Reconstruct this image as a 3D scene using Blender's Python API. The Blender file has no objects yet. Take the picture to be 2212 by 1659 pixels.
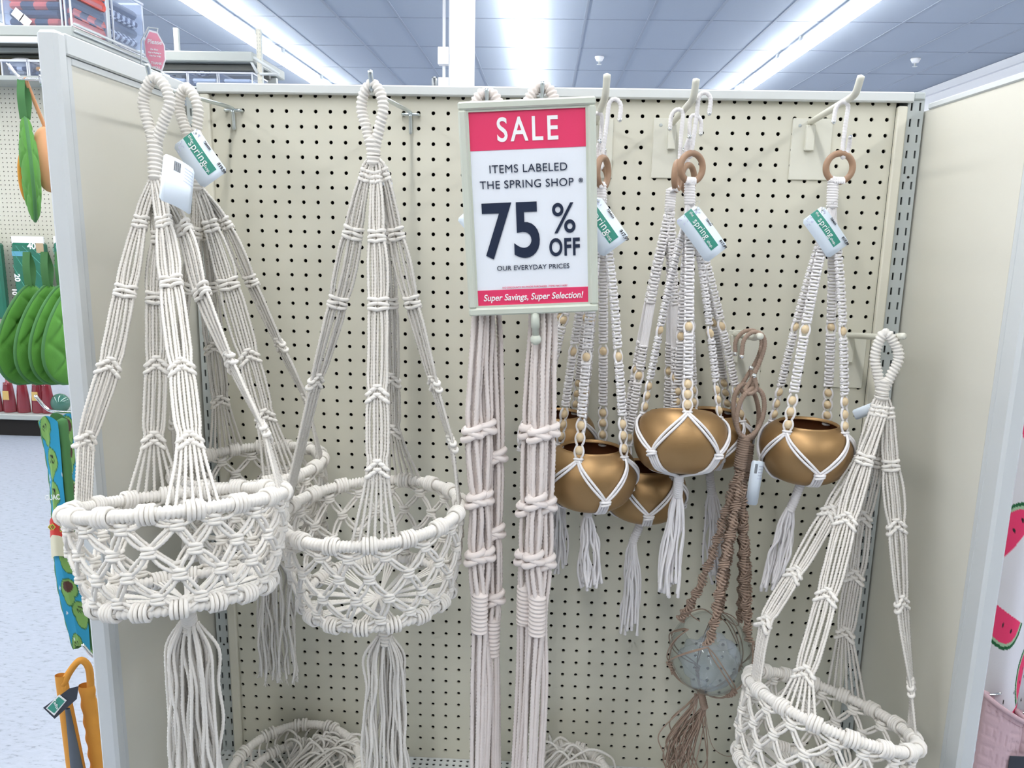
import bpy, math, random
import numpy as np
from mathutils import Matrix, Vector

random.seed(7)
RNG = np.random.default_rng(7)
PI = math.pi
S = bpy.context.scene
C0 = S.collection

# ------------------------------------------------------------------ camera, light, exposure
CAM_R = np.array([[0.9989106315958101, 0.042212010890378106, 0.019892114554526386],
                  [0.027594716979773795, -0.19058214856541364, -0.9812833312774638],
                  [-0.037630860735119835, 0.9807632694920734, -0.19153936288803095]])
ZF = 1.40                                   # height of the bay's top edge above the shop floor
CAM_C = np.array([0.1718862864, -1.3926447568, -0.2207230633 + ZF])
FPX, IW, IH = 1689.57554, 2212.0, 1659.0
cam = bpy.data.cameras.new('camera')
cam.sensor_width = 36.0
cam.lens = FPX * 36.0 / IW
cam.clip_start = 0.02
camo = bpy.data.objects.new('camera', cam)
C0.objects.link(camo)
mw = np.eye(4)
mw[:3, 0] = CAM_R[0]; mw[:3, 1] = -CAM_R[1]; mw[:3, 2] = -CAM_R[2]; mw[:3, 3] = CAM_C
camo.matrix_world = Matrix(mw.tolist())
S.camera = camo

w = bpy.data.worlds.new('shop_air'); S.world = w
w.use_nodes = True
w.node_tree.nodes['Background'].inputs[0].default_value = (1.0, 0.98, 0.95, 1)
w.node_tree.nodes['Background'].inputs[1].default_value = 0.3
LAMP_STRENGTH = 28.5
S.view_settings.view_transform = 'Standard'
S.view_settings.look = 'None'
S.view_settings.gamma = 1.0
S.view_settings.use_curve_mapping = False
S.view_settings.exposure = 0.14
S.cycles.use_denoising = True
S.cycles.max_bounces = 8
S.cycles.diffuse_bounces = 4
S.cycles.transmission_bounces = 8
S.cycles.transparent_max_bounces = 16
S.cycles.caustics_reflective = False
S.cycles.caustics_refractive = False
S.cycles.sample_clamp_indirect = 6.0

# ------------------------------------------------------------------ helpers
def ray(px, py):
    return CAM_R.T @ np.array([(px - IW / 2) / FPX, (py - IH / 2) / FPX, 1.0])

def at(px, py, Y):
    """point at depth Y (metres from the pegboard) seen in the direction measured on the photo"""
    d = ray(px, py)
    return CAM_C + d * (Y - CAM_C[1]) / d[1]

def atx(px, py, X):
    d = ray(px, py)
    return CAM_C + d * (X - CAM_C[0]) / d[0]

def unit(v):
    v = np.asarray(v, float)
    return v / (np.linalg.norm(v) + 1e-12)

MATS = {}
def mat(name, col, rough=0.6, metal=0.0, bump=0.0, bscale=200.0, vary=0.0, vscale=6.0, emit=0.0, trans=0.0, ior=1.45,
        alpha=1.0, sheen=0.0, coat=0.0, attr=False, stretch=None):
    if name in MATS:
        return MATS[name]
    m = bpy.data.materials.new(name); m.use_nodes = True
    nt = m.node_tree; b = nt.nodes['Principled BSDF']
    c = (col[0], col[1], col[2], 1)
    b.inputs['Base Color'].default_value = c
    b.inputs['Roughness'].default_value = rough
    b.inputs['Metallic'].default_value = metal
    if trans:
        b.inputs['Transmission Weight'].default_value = trans
        b.inputs['IOR'].default_value = ior
    if alpha < 1:
        b.inputs['Alpha'].default_value = alpha
    if coat:
        b.inputs['Coat Weight'].default_value = coat
    if sheen:
        b.inputs['Sheen Weight'].default_value = sheen
    if emit:
        b.inputs['Emission Color'].default_value = c
        b.inputs['Emission Strength'].default_value = emit
    tc = nt.nodes.new('ShaderNodeTexCoord')
    src = tc.outputs['Object']
    if stretch:
        mp = nt.nodes.new('ShaderNodeMapping'); mp.inputs['Scale'].default_value = stretch
        nt.links.new(src, mp.inputs['Vector']); src = mp.outputs['Vector']
    base = None
    if attr:
        a = nt.nodes.new('ShaderNodeAttribute'); a.attribute_name = 'Col'
        nt.links.new(a.outputs['Color'], b.inputs['Base Color']); base = a.outputs['Color']
    if vary:
        n = nt.nodes.new('ShaderNodeTexNoise'); n.inputs['Scale'].default_value = vscale; n.inputs['Detail'].default_value = 4
        nt.links.new(src, n.inputs['Vector'])
        mx = nt.nodes.new('ShaderNodeMix'); mx.data_type = 'RGBA'
        mx.inputs['A'].default_value = (c[0] * (1 - vary), c[1] * (1 - vary), c[2] * (1 - vary * 1.15), 1)
        mx.inputs['B'].default_value = (min(1, c[0] * (1 + vary * .6)), min(1, c[1] * (1 + vary * .6)), min(1, c[2] * (1 + vary * .6)), 1)
        nt.links.new(n.outputs['Fac'], mx.inputs['Factor'])
        if base is None:
            nt.links.new(mx.outputs['Result'], b.inputs['Base Color'])
    if bump:
        n = nt.nodes.new('ShaderNodeTexNoise'); n.inputs['Scale'].default_value = bscale; n.inputs['Detail'].default_value = 3
        nt.links.new(src, n.inputs['Vector'])
        bp = nt.nodes.new('ShaderNodeBump'); bp.inputs['Strength'].default_value = bump; bp.inputs['Distance'].default_value = 0.001
        nt.links.new(n.outputs['Fac'], bp.inputs['Height']); nt.links.new(bp.outputs['Normal'], b.inputs['Normal'])
    MATS[name] = m
    return m

class MB:
    """collects vertices, quads and triangles of one mesh"""
    def __init__(self):
        self.v = []; self.q = []; self.t = []; self.n = 0; self.c = []
    def add(self, v, q=None, t=None, col=None):
        v = np.asarray(v, float).reshape(-1, 3)
        if q is not None and len(q): self.q.append(np.asarray(q, np.int64).reshape(-1, 4) + self.n)
        if t is not None and len(t): self.t.append(np.asarray(t, np.int64).reshape(-1, 3) + self.n)
        self.v.append(v); self.n += len(v)
        if col is not None: self.c.append(np.asarray(col, float).reshape(-1, 3))
        return self

def build_mesh(name, mb, m, off, smooth=True):
    V = np.concatenate(mb.v) - off
    q = np.concatenate(mb.q) if mb.q else np.zeros((0, 4), np.int64)
    t = np.concatenate(mb.t) if mb.t else np.zeros((0, 3), np.int64)
    me = bpy.data.meshes.new(name)
    me.vertices.add(len(V)); me.vertices.foreach_set('co', V.astype(np.float32).ravel())
    loops = np.concatenate([q.ravel(), t.ravel()]).astype(np.int32)
    me.loops.add(len(loops)); me.loops.foreach_set('vertex_index', loops)
    st = np.concatenate([np.arange(len(q)) * 4, len(q) * 4 + np.arange(len(t)) * 3]).astype(np.int32)
    me.polygons.add(len(st)); me.polygons.foreach_set('loop_start', st)
    me.polygons.foreach_set('use_smooth', np.full(len(st), bool(smooth)))
    me.materials.append(m)
    if mb.c:
        col = np.concatenate(mb.c)
        if len(col) == len(V):
            ca = me.color_attributes.new('Col', 'FLOAT_COLOR', 'POINT')
            ca.data.foreach_set('color', np.concatenate([col, np.ones((len(col), 1))], 1).astype(np.float32).ravel())
    me.update(); me.validate()
    return me

ORG = {}
def tag(o, label=None, cat=None, group=None, kind=None):
    if label: o['label'] = label
    if cat: o['category'] = cat
    if group: o['group'] = group
    if kind: o['kind'] = kind
    return o

def thing(name, label, cat, loc, group=None):
    o = bpy.data.objects.new(name, None); C0.objects.link(o)
    o.empty_display_size = 0.02
    o.location = [float(x) for x in loc]; ORG[o] = np.asarray(loc, float)
    return tag(o, label, cat, group)

def obj(name, mb, m, parent=None, smooth=True, label=None, kind=None, loc=None):
    off = ORG[parent] if parent is not None else (np.asarray(loc, float) if loc is not None else np.zeros(3))
    o = bpy.data.objects.new(name, build_mesh(name, mb, m, off, smooth)); C0.objects.link(o)
    ORG[o] = off
    if parent is not None: o.parent = parent
    else: o.location = [float(x) for x in off]
    if label: o['label'] = label
    if kind: o['kind'] = kind
    return o

def solo(name, mb, m, label, cat, group=None, smooth=True, loc=None):
    if loc is None: loc = np.concatenate(mb.v).mean(0)
    return tag(obj(name, mb, m, None, smooth, loc=loc), label, cat, group)

def struct(name, mb, m, parent=None, smooth=False):
    return tag(obj(name, mb, m, parent, smooth), kind='structure' if parent is None else None)

# ---- solids
BOXQ = [(0, 1, 3, 2), (4, 6, 7, 5), (0, 4, 5, 1), (2, 3, 7, 6), (0, 2, 6, 4), (1, 5, 7, 3)]
def box(mb, x0, x1, y0, y1, z0, z1, M=None):
    v = np.array([(x, y, z) for x in (x0, x1) for y in (y0, y1) for z in (z0, z1)], float)
    if M is not None: v = v @ M[0].T + M[1]
    mb.add(v, BOXQ); return mb

def cbox(mb, x0, x1, y0, y1, z0, z1, b=0.002, M=None):
    """box with chamfered edges"""
    lo = np.array([x0, y0, z0]); hi = np.array([x1, y1, z1]); V = []; idx = {}
    for sx in (0, 1):
        for sy in (0, 1):
            for sz in (0, 1):
                s = (sx, sy, sz)
                cpt = np.array([hi[i] if s[i] else lo[i] for i in range(3)], float)
                for ax in range(3):
                    p = cpt.copy()
                    for k in range(3):
                        if k != ax: p[k] += -b if s[k] else b
                    idx[s + (ax,)] = len(V); V.append(p)
    Q = []; T = []
    for ax in range(3):
        o = [k for k in range(3) if k != ax]
        for sv in (0, 1):
            def g(a, c):
                s = [0, 0, 0]; s[ax] = sv; s[o[0]] = a; s[o[1]] = c
                return idx[tuple(s) + (ax,)]
            f = [g(0, 0), g(1, 0), g(1, 1), g(0, 1)]
            Q.append(f if (sv == 1) == (ax != 1) else f[::-1])
        for a in (0, 1):
            for c in (0, 1):
                def e(sv, face):
                    s = [0, 0, 0]; s[ax] = sv; s[o[0]] = a; s[o[1]] = c
                    return idx[tuple(s) + (face,)]
                f = [e(0, o[0]), e(1, o[0]), e(1, o[1]), e(0, o[1])]
                Q.append(f if (a == c) == (ax != 1) else f[::-1])
    for sx in (0, 1):
        for sy in (0, 1):
            for sz in (0, 1):
                f = [idx[(sx, sy, sz, k)] for k in range(3)]
                T.append(f if (sx + sy + sz) % 2 else f[::-1])
    V = np.array(V)
    if M is not None: V = V @ M[0].T + M[1]
    mb.add(V, Q, T); return mb

def frame_xyz(x, y, z, o):
    return (np.stack([x, y, z], 1), np.asarray(o, float))

def cr(P, step, closed=False):
    """Catmull-Rom curve through P resampled at an even step"""
    P = np.asarray(P, float)
    if closed: Q = np.concatenate([P[-1:], P, P[:2]])
    else: Q = np.concatenate([2 * P[:1] - P[1:2], P, 2 * P[-1:] - P[-2:-1]])
    t = np.linspace(0, 1, 12, endpoint=False)[:, None]
    out = []
    for i in range(len(Q) - 3):
        a, b, c, d = Q[i:i + 4]
        out.append(0.5 * ((2 * b) + (c - a) * t + (2 * a - 5 * b + 4 * c - d) * t ** 2 + (-a + 3 * b - 3 * c + d) * t ** 3))
    out.append(P[:1] if closed else P[-1:])
    D = np.concatenate(out)
    s = np.concatenate([[0], np.cumsum(np.linalg.norm(np.diff(D, axis=0), axis=1))])
    n = max(3, int(s[-1] / step) + 1)
    si = np.linspace(0, s[-1], n)
    R = np.stack([np.interp(si, s, D[:, k]) for k in range(3)], 1)
    return R[:-1] if closed else R

def tube(mb, P, r, n=8, lobes=0, depth=0.3, pitch=0.013, ridge=0.0, rpitch=0.005, closed=False, ref=None, cap=True, flat=1.0):
    P = np.asarray(P, float); m = len(P)
    if closed: T = np.roll(P, -1, 0) - np.roll(P, 1, 0)
    else: T = np.gradient(P, axis=0)
    T /= np.linalg.norm(T, axis=1)[:, None] + 1e-12
    if ref is None:
        u, s_, vt = np.linalg.svd(P - P.mean(0), full_matrices=True); ref = vt[2]
    N = ref - (T @ ref)[:, None] * T
    ln = np.linalg.norm(N, axis=1)[:, None]
    N = N / (ln + 1e-9)
    B = np.cross(T, N)
    s = np.concatenate([[0], np.cumsum(np.linalg.norm(np.diff(P, axis=0), axis=1))])
    if lobes: n = lobes * 2
    a0 = np.arange(n) * 2 * PI / n
    ang = a0[None, :] + ((2 * PI * s / pitch)[:, None] if lobes else 0)
    rad = np.broadcast_to(np.asarray(r, float).reshape(-1, 1), (m, n)).copy()
    if lobes: rad *= np.where(np.arange(n) % 2 == 0, 1.0, 1 - depth)[None, :]
    if ridge: rad *= 1 - ridge * (1 - np.abs(np.sin(PI * s[:, None] / rpitch + a0[None, :] / 2)))
    V = P[:, None, :] + rad[..., None] * (np.cos(ang)[..., None] * N[:, None, :] * flat + np.sin(ang)[..., None] * B[:, None, :])
    i = np.arange(m if closed else m - 1)[:, None]; j = np.arange(n)[None, :]
    k = (i + 1) % m; l = (j + 1) % n
    Q = np.stack([i * n + j, i * n + l, k * n + l, k * n + j], -1).reshape(-1, 4)
    if cap and not closed:
        V2 = np.concatenate([V.reshape(-1, 3), P[:1] - T[:1] * rad[0].max() * .5, P[-1:] + T[-1:] * rad[-1].max() * .5])
        jj = np.arange(n); e0, e1 = m * n, m * n + 1
        t = np.concatenate([np.stack([np.full(n, e0), (jj + 1) % n, jj], 1), np.stack([np.full(n, e1), (m - 1) * n + jj, (m - 1) * n + (jj + 1) % n], 1)])
        mb.add(V2, Q, t)
    else:
        mb.add(V.reshape(-1, 3), Q)
    return mb

def rope(mb, P, r=0.0023, step=0.0017, pitch=0.0135, smoothpath=True, lobes=3):
    if smoothpath: P = cr(P, step)
    return tube(mb, P, r, lobes=lobes, depth=0.28, pitch=pitch)

def cord(mb, P, r=0.002, step=0.006, n=6):
    return tube(mb, cr(P, step), r, n=n)

CIRC = {}
def loop(mb, c, u, v, a, b, r, n=12, k=6):
    """closed ring of rope, half axes a*u, b*v"""
    t = np.arange(n) * 2 * PI / n
    P = np.asarray(c) + np.cos(t)[:, None] * a * np.asarray(u) + np.sin(t)[:, None] * b * np.asarray(v)
    return tube(mb, P, r, n=k, closed=True, ref=np.cross(u, v))

def lathe(mb, c, prof, n=40, axis=None, close=False, sweep=None):
    """prof: list of (radius, height) about axis (default z)"""
    pr = np.asarray(prof, float); m = len(pr)
    az = unit(axis) if axis is not None else np.array([0, 0, 1.0])
    ax = unit(np.cross(az, [0.3, -1, 0.2])); ay = np.cross(az, ax)
    t = np.arange(n) * 2 * PI / n
    V = (np.asarray(c, float) + pr[:, 1][:, None, None] * az + pr[:, 0][:, None, None] * (np.cos(t)[None, :, None] * ax + np.sin(t)[None, :, None] * ay))
    i = np.arange(m - 1)[:, None]; j = np.arange(n)[None, :]; l = (j + 1) % n
    Q = np.stack([i * n + j, i * n + l, (i + 1) * n + l, (i + 1) * n + j], -1).reshape(-1, 4)
    mb.add(V.reshape(-1, 3), Q); return mb

def ball(mb, c, r, n=12, m=8, sq=(1, 1, 1), R=None):
    th = np.linspace(0, PI, m); ph = np.arange(n) * 2 * PI / n
    V = np.stack([np.sin(th)[:, None] * np.cos(ph), np.sin(th)[:, None] * np.sin(ph), np.cos(th)[:, None] + 0 * ph], -1).reshape(-1, 3) * r * np.array(sq)
    if R is not None: V = V @ R.T
    i = np.arange(m - 1)[:, None]; j = np.arange(n)[None, :]; l = (j + 1) % n
    Q = np.stack([i * n + j, (i + 1) * n + j, (i + 1) * n + l, i * n + l], -1).reshape(-1, 4)
    mb.add(V + np.asarray(c), Q); return mb

def grid(mb, f, nu, nv, colf=None, thick=0.0):
    """surface f(u,v)->xyz arrays, u,v in 0..1"""
    u, v = np.meshgrid(np.linspace(0, 1, nu), np.linspace(0, 1, nv), indexing='ij')
    V = np.stack(f(u, v), -1).reshape(-1, 3)
    i = np.arange(nu - 1)[:, None]; j = np.arange(nv - 1)[None, :]
    Q = np.stack([i * nv + j, (i + 1) * nv + j, (i + 1) * nv + j + 1, i * nv + j + 1], -1).reshape(-1, 4)
    col = colf(u, v).reshape(-1, 3) if colf is not None else None
    mb.add(V, Q, col=col); return mb

def perf_plate(mb, x0, z0, nx, nz, px, pz, hole, y, th):
    """sheet in the x-z plane facing -y with real openings; hole = outline points round the cell centre"""
    H = np.asarray(hole, float); n = len(H)
    a = np.arctan2(H[:, 1], H[:, 0])
    sq = np.stack([np.cos(a), np.sin(a)], 1)
    k = np.minimum(px / 2 / (np.abs(sq[:, 0]) + 1e-9), pz / 2 / (np.abs(sq[:, 1]) + 1e-9))
    O = sq * k[:, None]
    for i in range(n):                              # corners of the cell
        if abs(abs(O[i, 0]) - px / 2) < px * .26 and abs(abs(O[i, 1]) - pz / 2) < pz * .26 and abs(abs(H[i, 0]) - abs(H[i, 1])) < 1e-6:
            O[i] = [math.copysign(px / 2, O[i, 0]), math.copysign(pz / 2, O[i, 1])]
    cell = np.concatenate([np.stack([O[:, 0], np.zeros(n), O[:, 1]], 1), np.stack([H[:, 0], np.zeros(n), H[:, 1]], 1), np.stack([H[:, 0], np.full(n, th), H[:, 1]], 1)])
    j = np.arange(n); l = (j + 1) % n
    q = np.concatenate([np.stack([j, l, n + l, n + j], 1), np.stack([n + j, n + l, 2 * n + l, 2 * n + j], 1)])
    cx = x0 + (np.arange(nx) + .5) * px; cz = z0 + (np.arange(nz) + .5) * pz
    G = np.stack(np.meshgrid(cx, [y], cz, indexing='ij'), -1).reshape(-1, 1, 3)
    V = (G + cell[None]).reshape(-1, 3)
    Q = (np.arange(len(G))[:, None, None] * 3 * n + q[None]).reshape(-1, 4)
    mb.add(V, Q); return mb

def circle(r, n):
    t = (np.arange(n) + 0.0) * 2 * PI / n
    return np.stack([np.cos(t) * r, np.sin(t) * r], 1)

def text(name, body, origin, xd, zd, size, m, parent, xs=1.0, bold=0.0, align='CENTER', shear=0.0, space=1.0, ext=0.00025):
    """lettering lying in the plane (xd, zd), facing xd x zd"""
    cu = bpy.data.curves.new(name, 'FONT'); cu.body = body; cu.size = size; cu.align_x = align; cu.align_y = 'CENTER'
    cu.offset = bold; cu.extrude = ext; cu.shear = shear; cu.space_character = space; cu.resolution_u = 6
    tmp = bpy.data.objects.new('tmp', cu); C0.objects.link(tmp)
    dg = bpy.context.evaluated_depsgraph_get()
    me = bpy.data.meshes.new_from_object(tmp.evaluated_get(dg))
    bpy.data.objects.remove(tmp); bpy.data.curves.remove(cu)
    n = len(me.vertices); co = np.zeros(n * 3, np.float32); me.vertices.foreach_get('co', co); co = co.reshape(-1, 3)
    xd = unit(xd); zd = unit(np.asarray(zd) - np.dot(zd, xd) * xd); nd = np.cross(xd, zd)
    W = np.asarray(origin) + co[:, :1] * xs * xd + co[:, 1:2] * zd + co[:, 2:3] * nd
    me.vertices.foreach_set('co', (W - ORG[parent]).astype(np.float32).ravel()); me.name = name
    me.materials.clear(); me.materials.append(m); me.update()
    o = bpy.data.objects.new(name, me); C0.objects.link(o); o.parent = parent; ORG[o] = ORG[parent]
    return o

# ------------------------------------------------------------------ materials
M_white = mat('painted_steel_white', (.60, .63, .64), .38, bump=.06, bscale=60)
M_rail = mat('rail_steel', (.66, .69, .69), .35)
M_cream = mat('cream_panel', (.675, .66, .585), .55, bump=.08, bscale=90, vary=.03, vscale=3)
M_peg = mat('cream_pegboard', (.665, .65, .55), .6, bump=.06, bscale=120, vary=.03, vscale=4)
M_strip = mat('cream_strip', (.72, .70, .60), .5)
M_up = mat('upright_steel', (.47, .51, .51), .42)
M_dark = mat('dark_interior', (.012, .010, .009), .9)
M_zinc = mat('zinc_wire', (.62, .68, .70), .28, metal=1.0)
M_chrome = mat('chrome', (.85, .87, .88), .12, metal=1.0)
M_peg_w = mat('cream_peg_steel', (.70, .695, .61), .4)
M_rope = mat('cotton_rope', (.84, .81, .765), .95, sheen=.15, vary=.06, vscale=30, bump=.35, bscale=1400)
M_ropep = mat('pink_cotton_rope', (.85, .775, .745), .95, sheen=.15, vary=.06, vscale=30, bump=.35, bscale=1400)
M_cord = mat('white_cotton_cord', (.83, .81, .82), .95, sheen=.15, bump=.25, bscale=900)
M_jute = mat('brown_cord', (.36, .26, .205), .9, bump=.3, bscale=700, vary=.25, vscale=60)
M_gold = mat('brushed_gold_pot', (.365, .225, .10), .45, metal=.75, bump=.10, bscale=40, stretch=(1, 1, 30))
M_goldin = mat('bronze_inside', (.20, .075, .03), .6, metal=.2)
M_wood = mat('wood_ring', (.36, .22, .14), .5, vary=.25, vscale=60)
M_bead = mat('wood_bead', (.74, .58, .37), .45, vary=.12, vscale=90)
M_tagp = mat('tag_card', (.76, .85, .95), .35)
M_green = mat('tag_green', (.045, .30, .225), .45)
M_ink = mat('black_ink', (.02, .022, .03), .5)
M_lilac = mat('tag_flower_print', (.55, .58, .75), .45)
M_wprint = mat('white_print', (.95, .96, .97), .45)
M_nylon = mat('clear_nylon', (.85, .86, .84), .3, trans=.7)
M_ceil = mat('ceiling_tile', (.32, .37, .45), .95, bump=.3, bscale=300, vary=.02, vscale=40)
M_tbar = mat('ceiling_grid', (.25, .29, .36), .6)
M_wall = mat('white_wall', (.84, .85, .87), .9)
M_lamp = mat('lamp_lens', (1.0, .985, .95), .4, emit=LAMP_STRENGTH)
M_house = mat('lamp_housing', (.42, .47, .52), .5)
M_floor = None

def floor_mat():
    m = bpy.data.materials.new('speckled_vinyl'); m.use_nodes = True
    nt = m.node_tree; b = nt.nodes['Principled BSDF']; b.inputs['Roughness'].default_value = .38
    tc = nt.nodes.new('ShaderNodeTexCoord')
    mp = nt.nodes.new('ShaderNodeMapping'); mp.inputs['Scale'].default_value = (16, 46, 16); mp.inputs['Rotation'].default_value = (0, 0, .5)
    n = nt.nodes.new('ShaderNodeTexNoise'); n.inputs['Scale'].default_value = 2.2; n.inputs['Detail'].default_value = 5; n.inputs['Roughness'].default_value = .7
    r = nt.nodes.new('ShaderNodeValToRGB')
    r.color_ramp.elements[0].position = .30; r.color_ramp.elements[0].color = (.17, .185, .22, 1)
    r.color_ramp.elements[1].position = .44; r.color_ramp.elements[1].color = (.36, .40, .475, 1)
    e = r.color_ramp.elements.new(.72); e.color = (.41, .45, .53, 1)
    nt.links.new(tc.outputs['Object'], mp.inputs['Vector']); nt.links.new(mp.outputs['Vector'], n.inputs['Vector'])
    nt.links.new(n.outputs['Fac'], r.inputs['Fac']); nt.links.new(r.outputs['Color'], b.inputs['Base Color'])
    return m

# ------------------------------------------------------------------ the shop: floor, walls, ceiling
CEIL = 3.23
RX0, RX1, RY0, RY1 = -9.0, 5.42, -7.0, 20.0
struct('floor', box(MB(), RX0, RX1, RY0, RY1, -.05, 0), floor_mat())
struct('wall_back', box(MB(), RX0, RX1, RY1, RY1 + .1, 0, CEIL + .2), M_wall)
struct('wall_front', box(MB(), RX0, RX1, RY0 - .1, RY0, 0, CEIL + .2), M_wall)
struct('wall_left', box(MB(), RX0 - .1, RX0, RY0, RY1, 0, CEIL + .2), M_wall)
struct('wall_right', box(MB(), RX1, RX1 + .1, RY0, RY1, 0, CEIL + .2), M_wall)
struct('trim_1', box(box(MB(), RX1 - .05, RX1 - .001, RY0, RY1, CEIL - .10, CEIL - .005), RX1 - .03, RX1 - .001, RY0, RY1, CEIL - .32, CEIL - .28), M_wall)
GX0, GP = -.0885 + .0, .6115            # ceiling grid: a line every .61 m across, every 1.22 m in depth
xs = [x for x in (GX0 - .0 + GP * (k + .0) for k in range(-15, 9))]
gx = [-.7213 + GP * k for k in range(-14, 11) if RX0 + .2 < -.7213 + GP * k < RX1]
gy = [5.0 + 1.22 * k for k in range(8)]
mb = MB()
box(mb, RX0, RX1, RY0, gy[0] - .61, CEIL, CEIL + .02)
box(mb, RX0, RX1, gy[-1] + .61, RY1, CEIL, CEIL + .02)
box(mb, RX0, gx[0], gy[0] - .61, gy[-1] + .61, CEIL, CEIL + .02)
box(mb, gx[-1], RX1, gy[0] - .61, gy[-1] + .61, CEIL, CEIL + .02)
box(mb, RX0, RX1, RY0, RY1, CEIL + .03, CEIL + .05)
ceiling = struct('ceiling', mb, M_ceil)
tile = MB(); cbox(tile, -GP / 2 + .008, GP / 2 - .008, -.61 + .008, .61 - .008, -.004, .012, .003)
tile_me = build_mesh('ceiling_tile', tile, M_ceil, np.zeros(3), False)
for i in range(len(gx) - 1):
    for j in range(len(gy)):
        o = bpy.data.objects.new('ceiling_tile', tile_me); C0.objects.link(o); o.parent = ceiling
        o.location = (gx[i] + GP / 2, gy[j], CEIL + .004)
for i, x in enumerate(gx):
    obj('grid_bar', box(MB(), x - .012, x + .012, gy[0] - .61, gy[-1] + .61, CEIL - .006, CEIL + .003), M_tbar, ceiling, False)
for j in range(len(gy) + 1):
    y = gy[0] - .61 + 1.22 * j
    obj('grid_bar', box(MB(), gx[0], gx[-1], y - .010, y + .010, CEIL - .004, CEIL + .003), M_tbar, ceiling, False)

# strip lamps: rows of 2.44 m fixtures along y, hung just below the ceiling
def lamp_meshes():
    L = 2.40
    prof = [(-.070, .0), (-.066, -.028), (-.040, -.046), (0, -.052), (.040, -.046), (.066, -.028), (.070, .0)]
    p = np.array(prof); m = len(p)
    V = np.concatenate([np.stack([p[:, 0], np.full(m, s * L / 2), p[:, 1]], 1) for s in (-1, 1)])
    Q = [(i, i + 1, m + i + 1, m + i) for i in range(m - 1)]
    lens = MB(); lens.add(V, Q)
    lens.add(V[:m], None, [(0, i + 1, i) for i in range(1, m - 1)]); lens.add(V[m:], None, [(0, i, i + 1) for i in range(1, m - 1)])
    hs = MB(); cbox(hs, -.045, .045, -L / 2, L / 2, .0, .050, .004)
    br = MB(); box(br, -.012, .012, -.03, .03, .05, .125)
    return build_mesh('lens', lens, M_lamp, np.zeros(3), False), build_mesh('housing', hs, M_house, np.zeros(3), False), build_mesh('hanger_bracket', br, M_white, np.zeros(3), False)
LM = lamp_meshes()
row_name = {-5.84: 'far left', -2.965: 'left', -.094: 'middle', 2.77: 'right'}
LZ = CEIL - .125
ORDN = ['last of it behind the camera', 'third behind the camera', 'second behind the camera', 'first one over the camera', 'just over the pegboard', 'second beyond the pegboard',
        'third beyond the pegboard', 'fourth beyond the pegboard', 'fifth beyond the pegboard', 'farthest, by the back wall']
for x, nm in row_name.items():
    for k in range(10):
        y = -5.6 + 2.44 * k
        vis = 'long white fluorescent strip lamp in the %s row, %s' % (nm, ORDN[k])
        t = thing('strip_lamp', vis, 'ceiling lamp', (x, y, LZ), nm + ' row of ceiling lamps')
        for name, me, dy in (('lens', LM[0], 0), ('housing', LM[1], 0), ('hanger_bracket', LM[2], -.8), ('hanger_bracket', LM[2], .8)):
            o = bpy.data.objects.new(name, me); C0.objects.link(o); o.parent = t; o.location = (0, dy, 0)

def sprinkler(px, py, lab):
    d = ray(px, py); p = CAM_C + d * (CEIL - CAM_C[2]) / d[2]
    t = thing('fire_sprinkler', lab, 'sprinkler', p)
    obj('cover_plate', lathe(MB(), p, [(0, -.002), (.055, -.002), (.055, -.014), (.035, -.05), (0, -.052)], 20), M_wall, t)
    b = MB(); lathe(b, p, [(.012, -.05), (.012, -.085), (.028, -.087), (.028, -.092), (0, -.093)], 12)
    obj('spray_head', b, M_rail, t)
sprinkler(1295, 122, 'white fire sprinkler head on ceiling beside the middle lamp row')
sprinkler(1978, 126, 'white fire sprinkler head on ceiling beyond the right lamp row')

# column with conduit
pc = at(1000, 100, 5.3); xa = at(969, 100, 5.3)[0]; xb = at(1021, 100, 5.3)[0]
t = thing('support_column', 'square white column rising behind the pegboard to the ceiling', 'column', (pc[0], 5.4, 0))
obj('shaft', cbox(MB(), xa, xb, 5.3, 5.3 + (xb - xa), 0, CEIL, .012), M_wall, t, False)
xc = at(959, 60, 5.35)[0]
obj('conduit', tube(MB(), [(xc, 5.36, .2), (xc, 5.36, 1.0), (xc, 5.36, CEIL)], .013, 10), M_wall, t)
for (y0, y1, dx) in ((100, 138, 0), (166, 200, .004)):
    za, zb = at(952, y1, 5.3)[2], at(952, y0, 5.3)[2]
    obj('junction_box', cbox(MB(), at(945, 110, 5.3)[0] + dx, xa - .001, 5.31, 5.39, za, zb, .004), M_wall, t, False)
obj('bell', cbox(MB(), at(931, 170, 5.3)[0], at(943, 170, 5.3)[0], 5.33, 5.37, at(935, 190, 5.3)[2], at(935, 163, 5.3)[2], .012), M_white, t)

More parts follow.
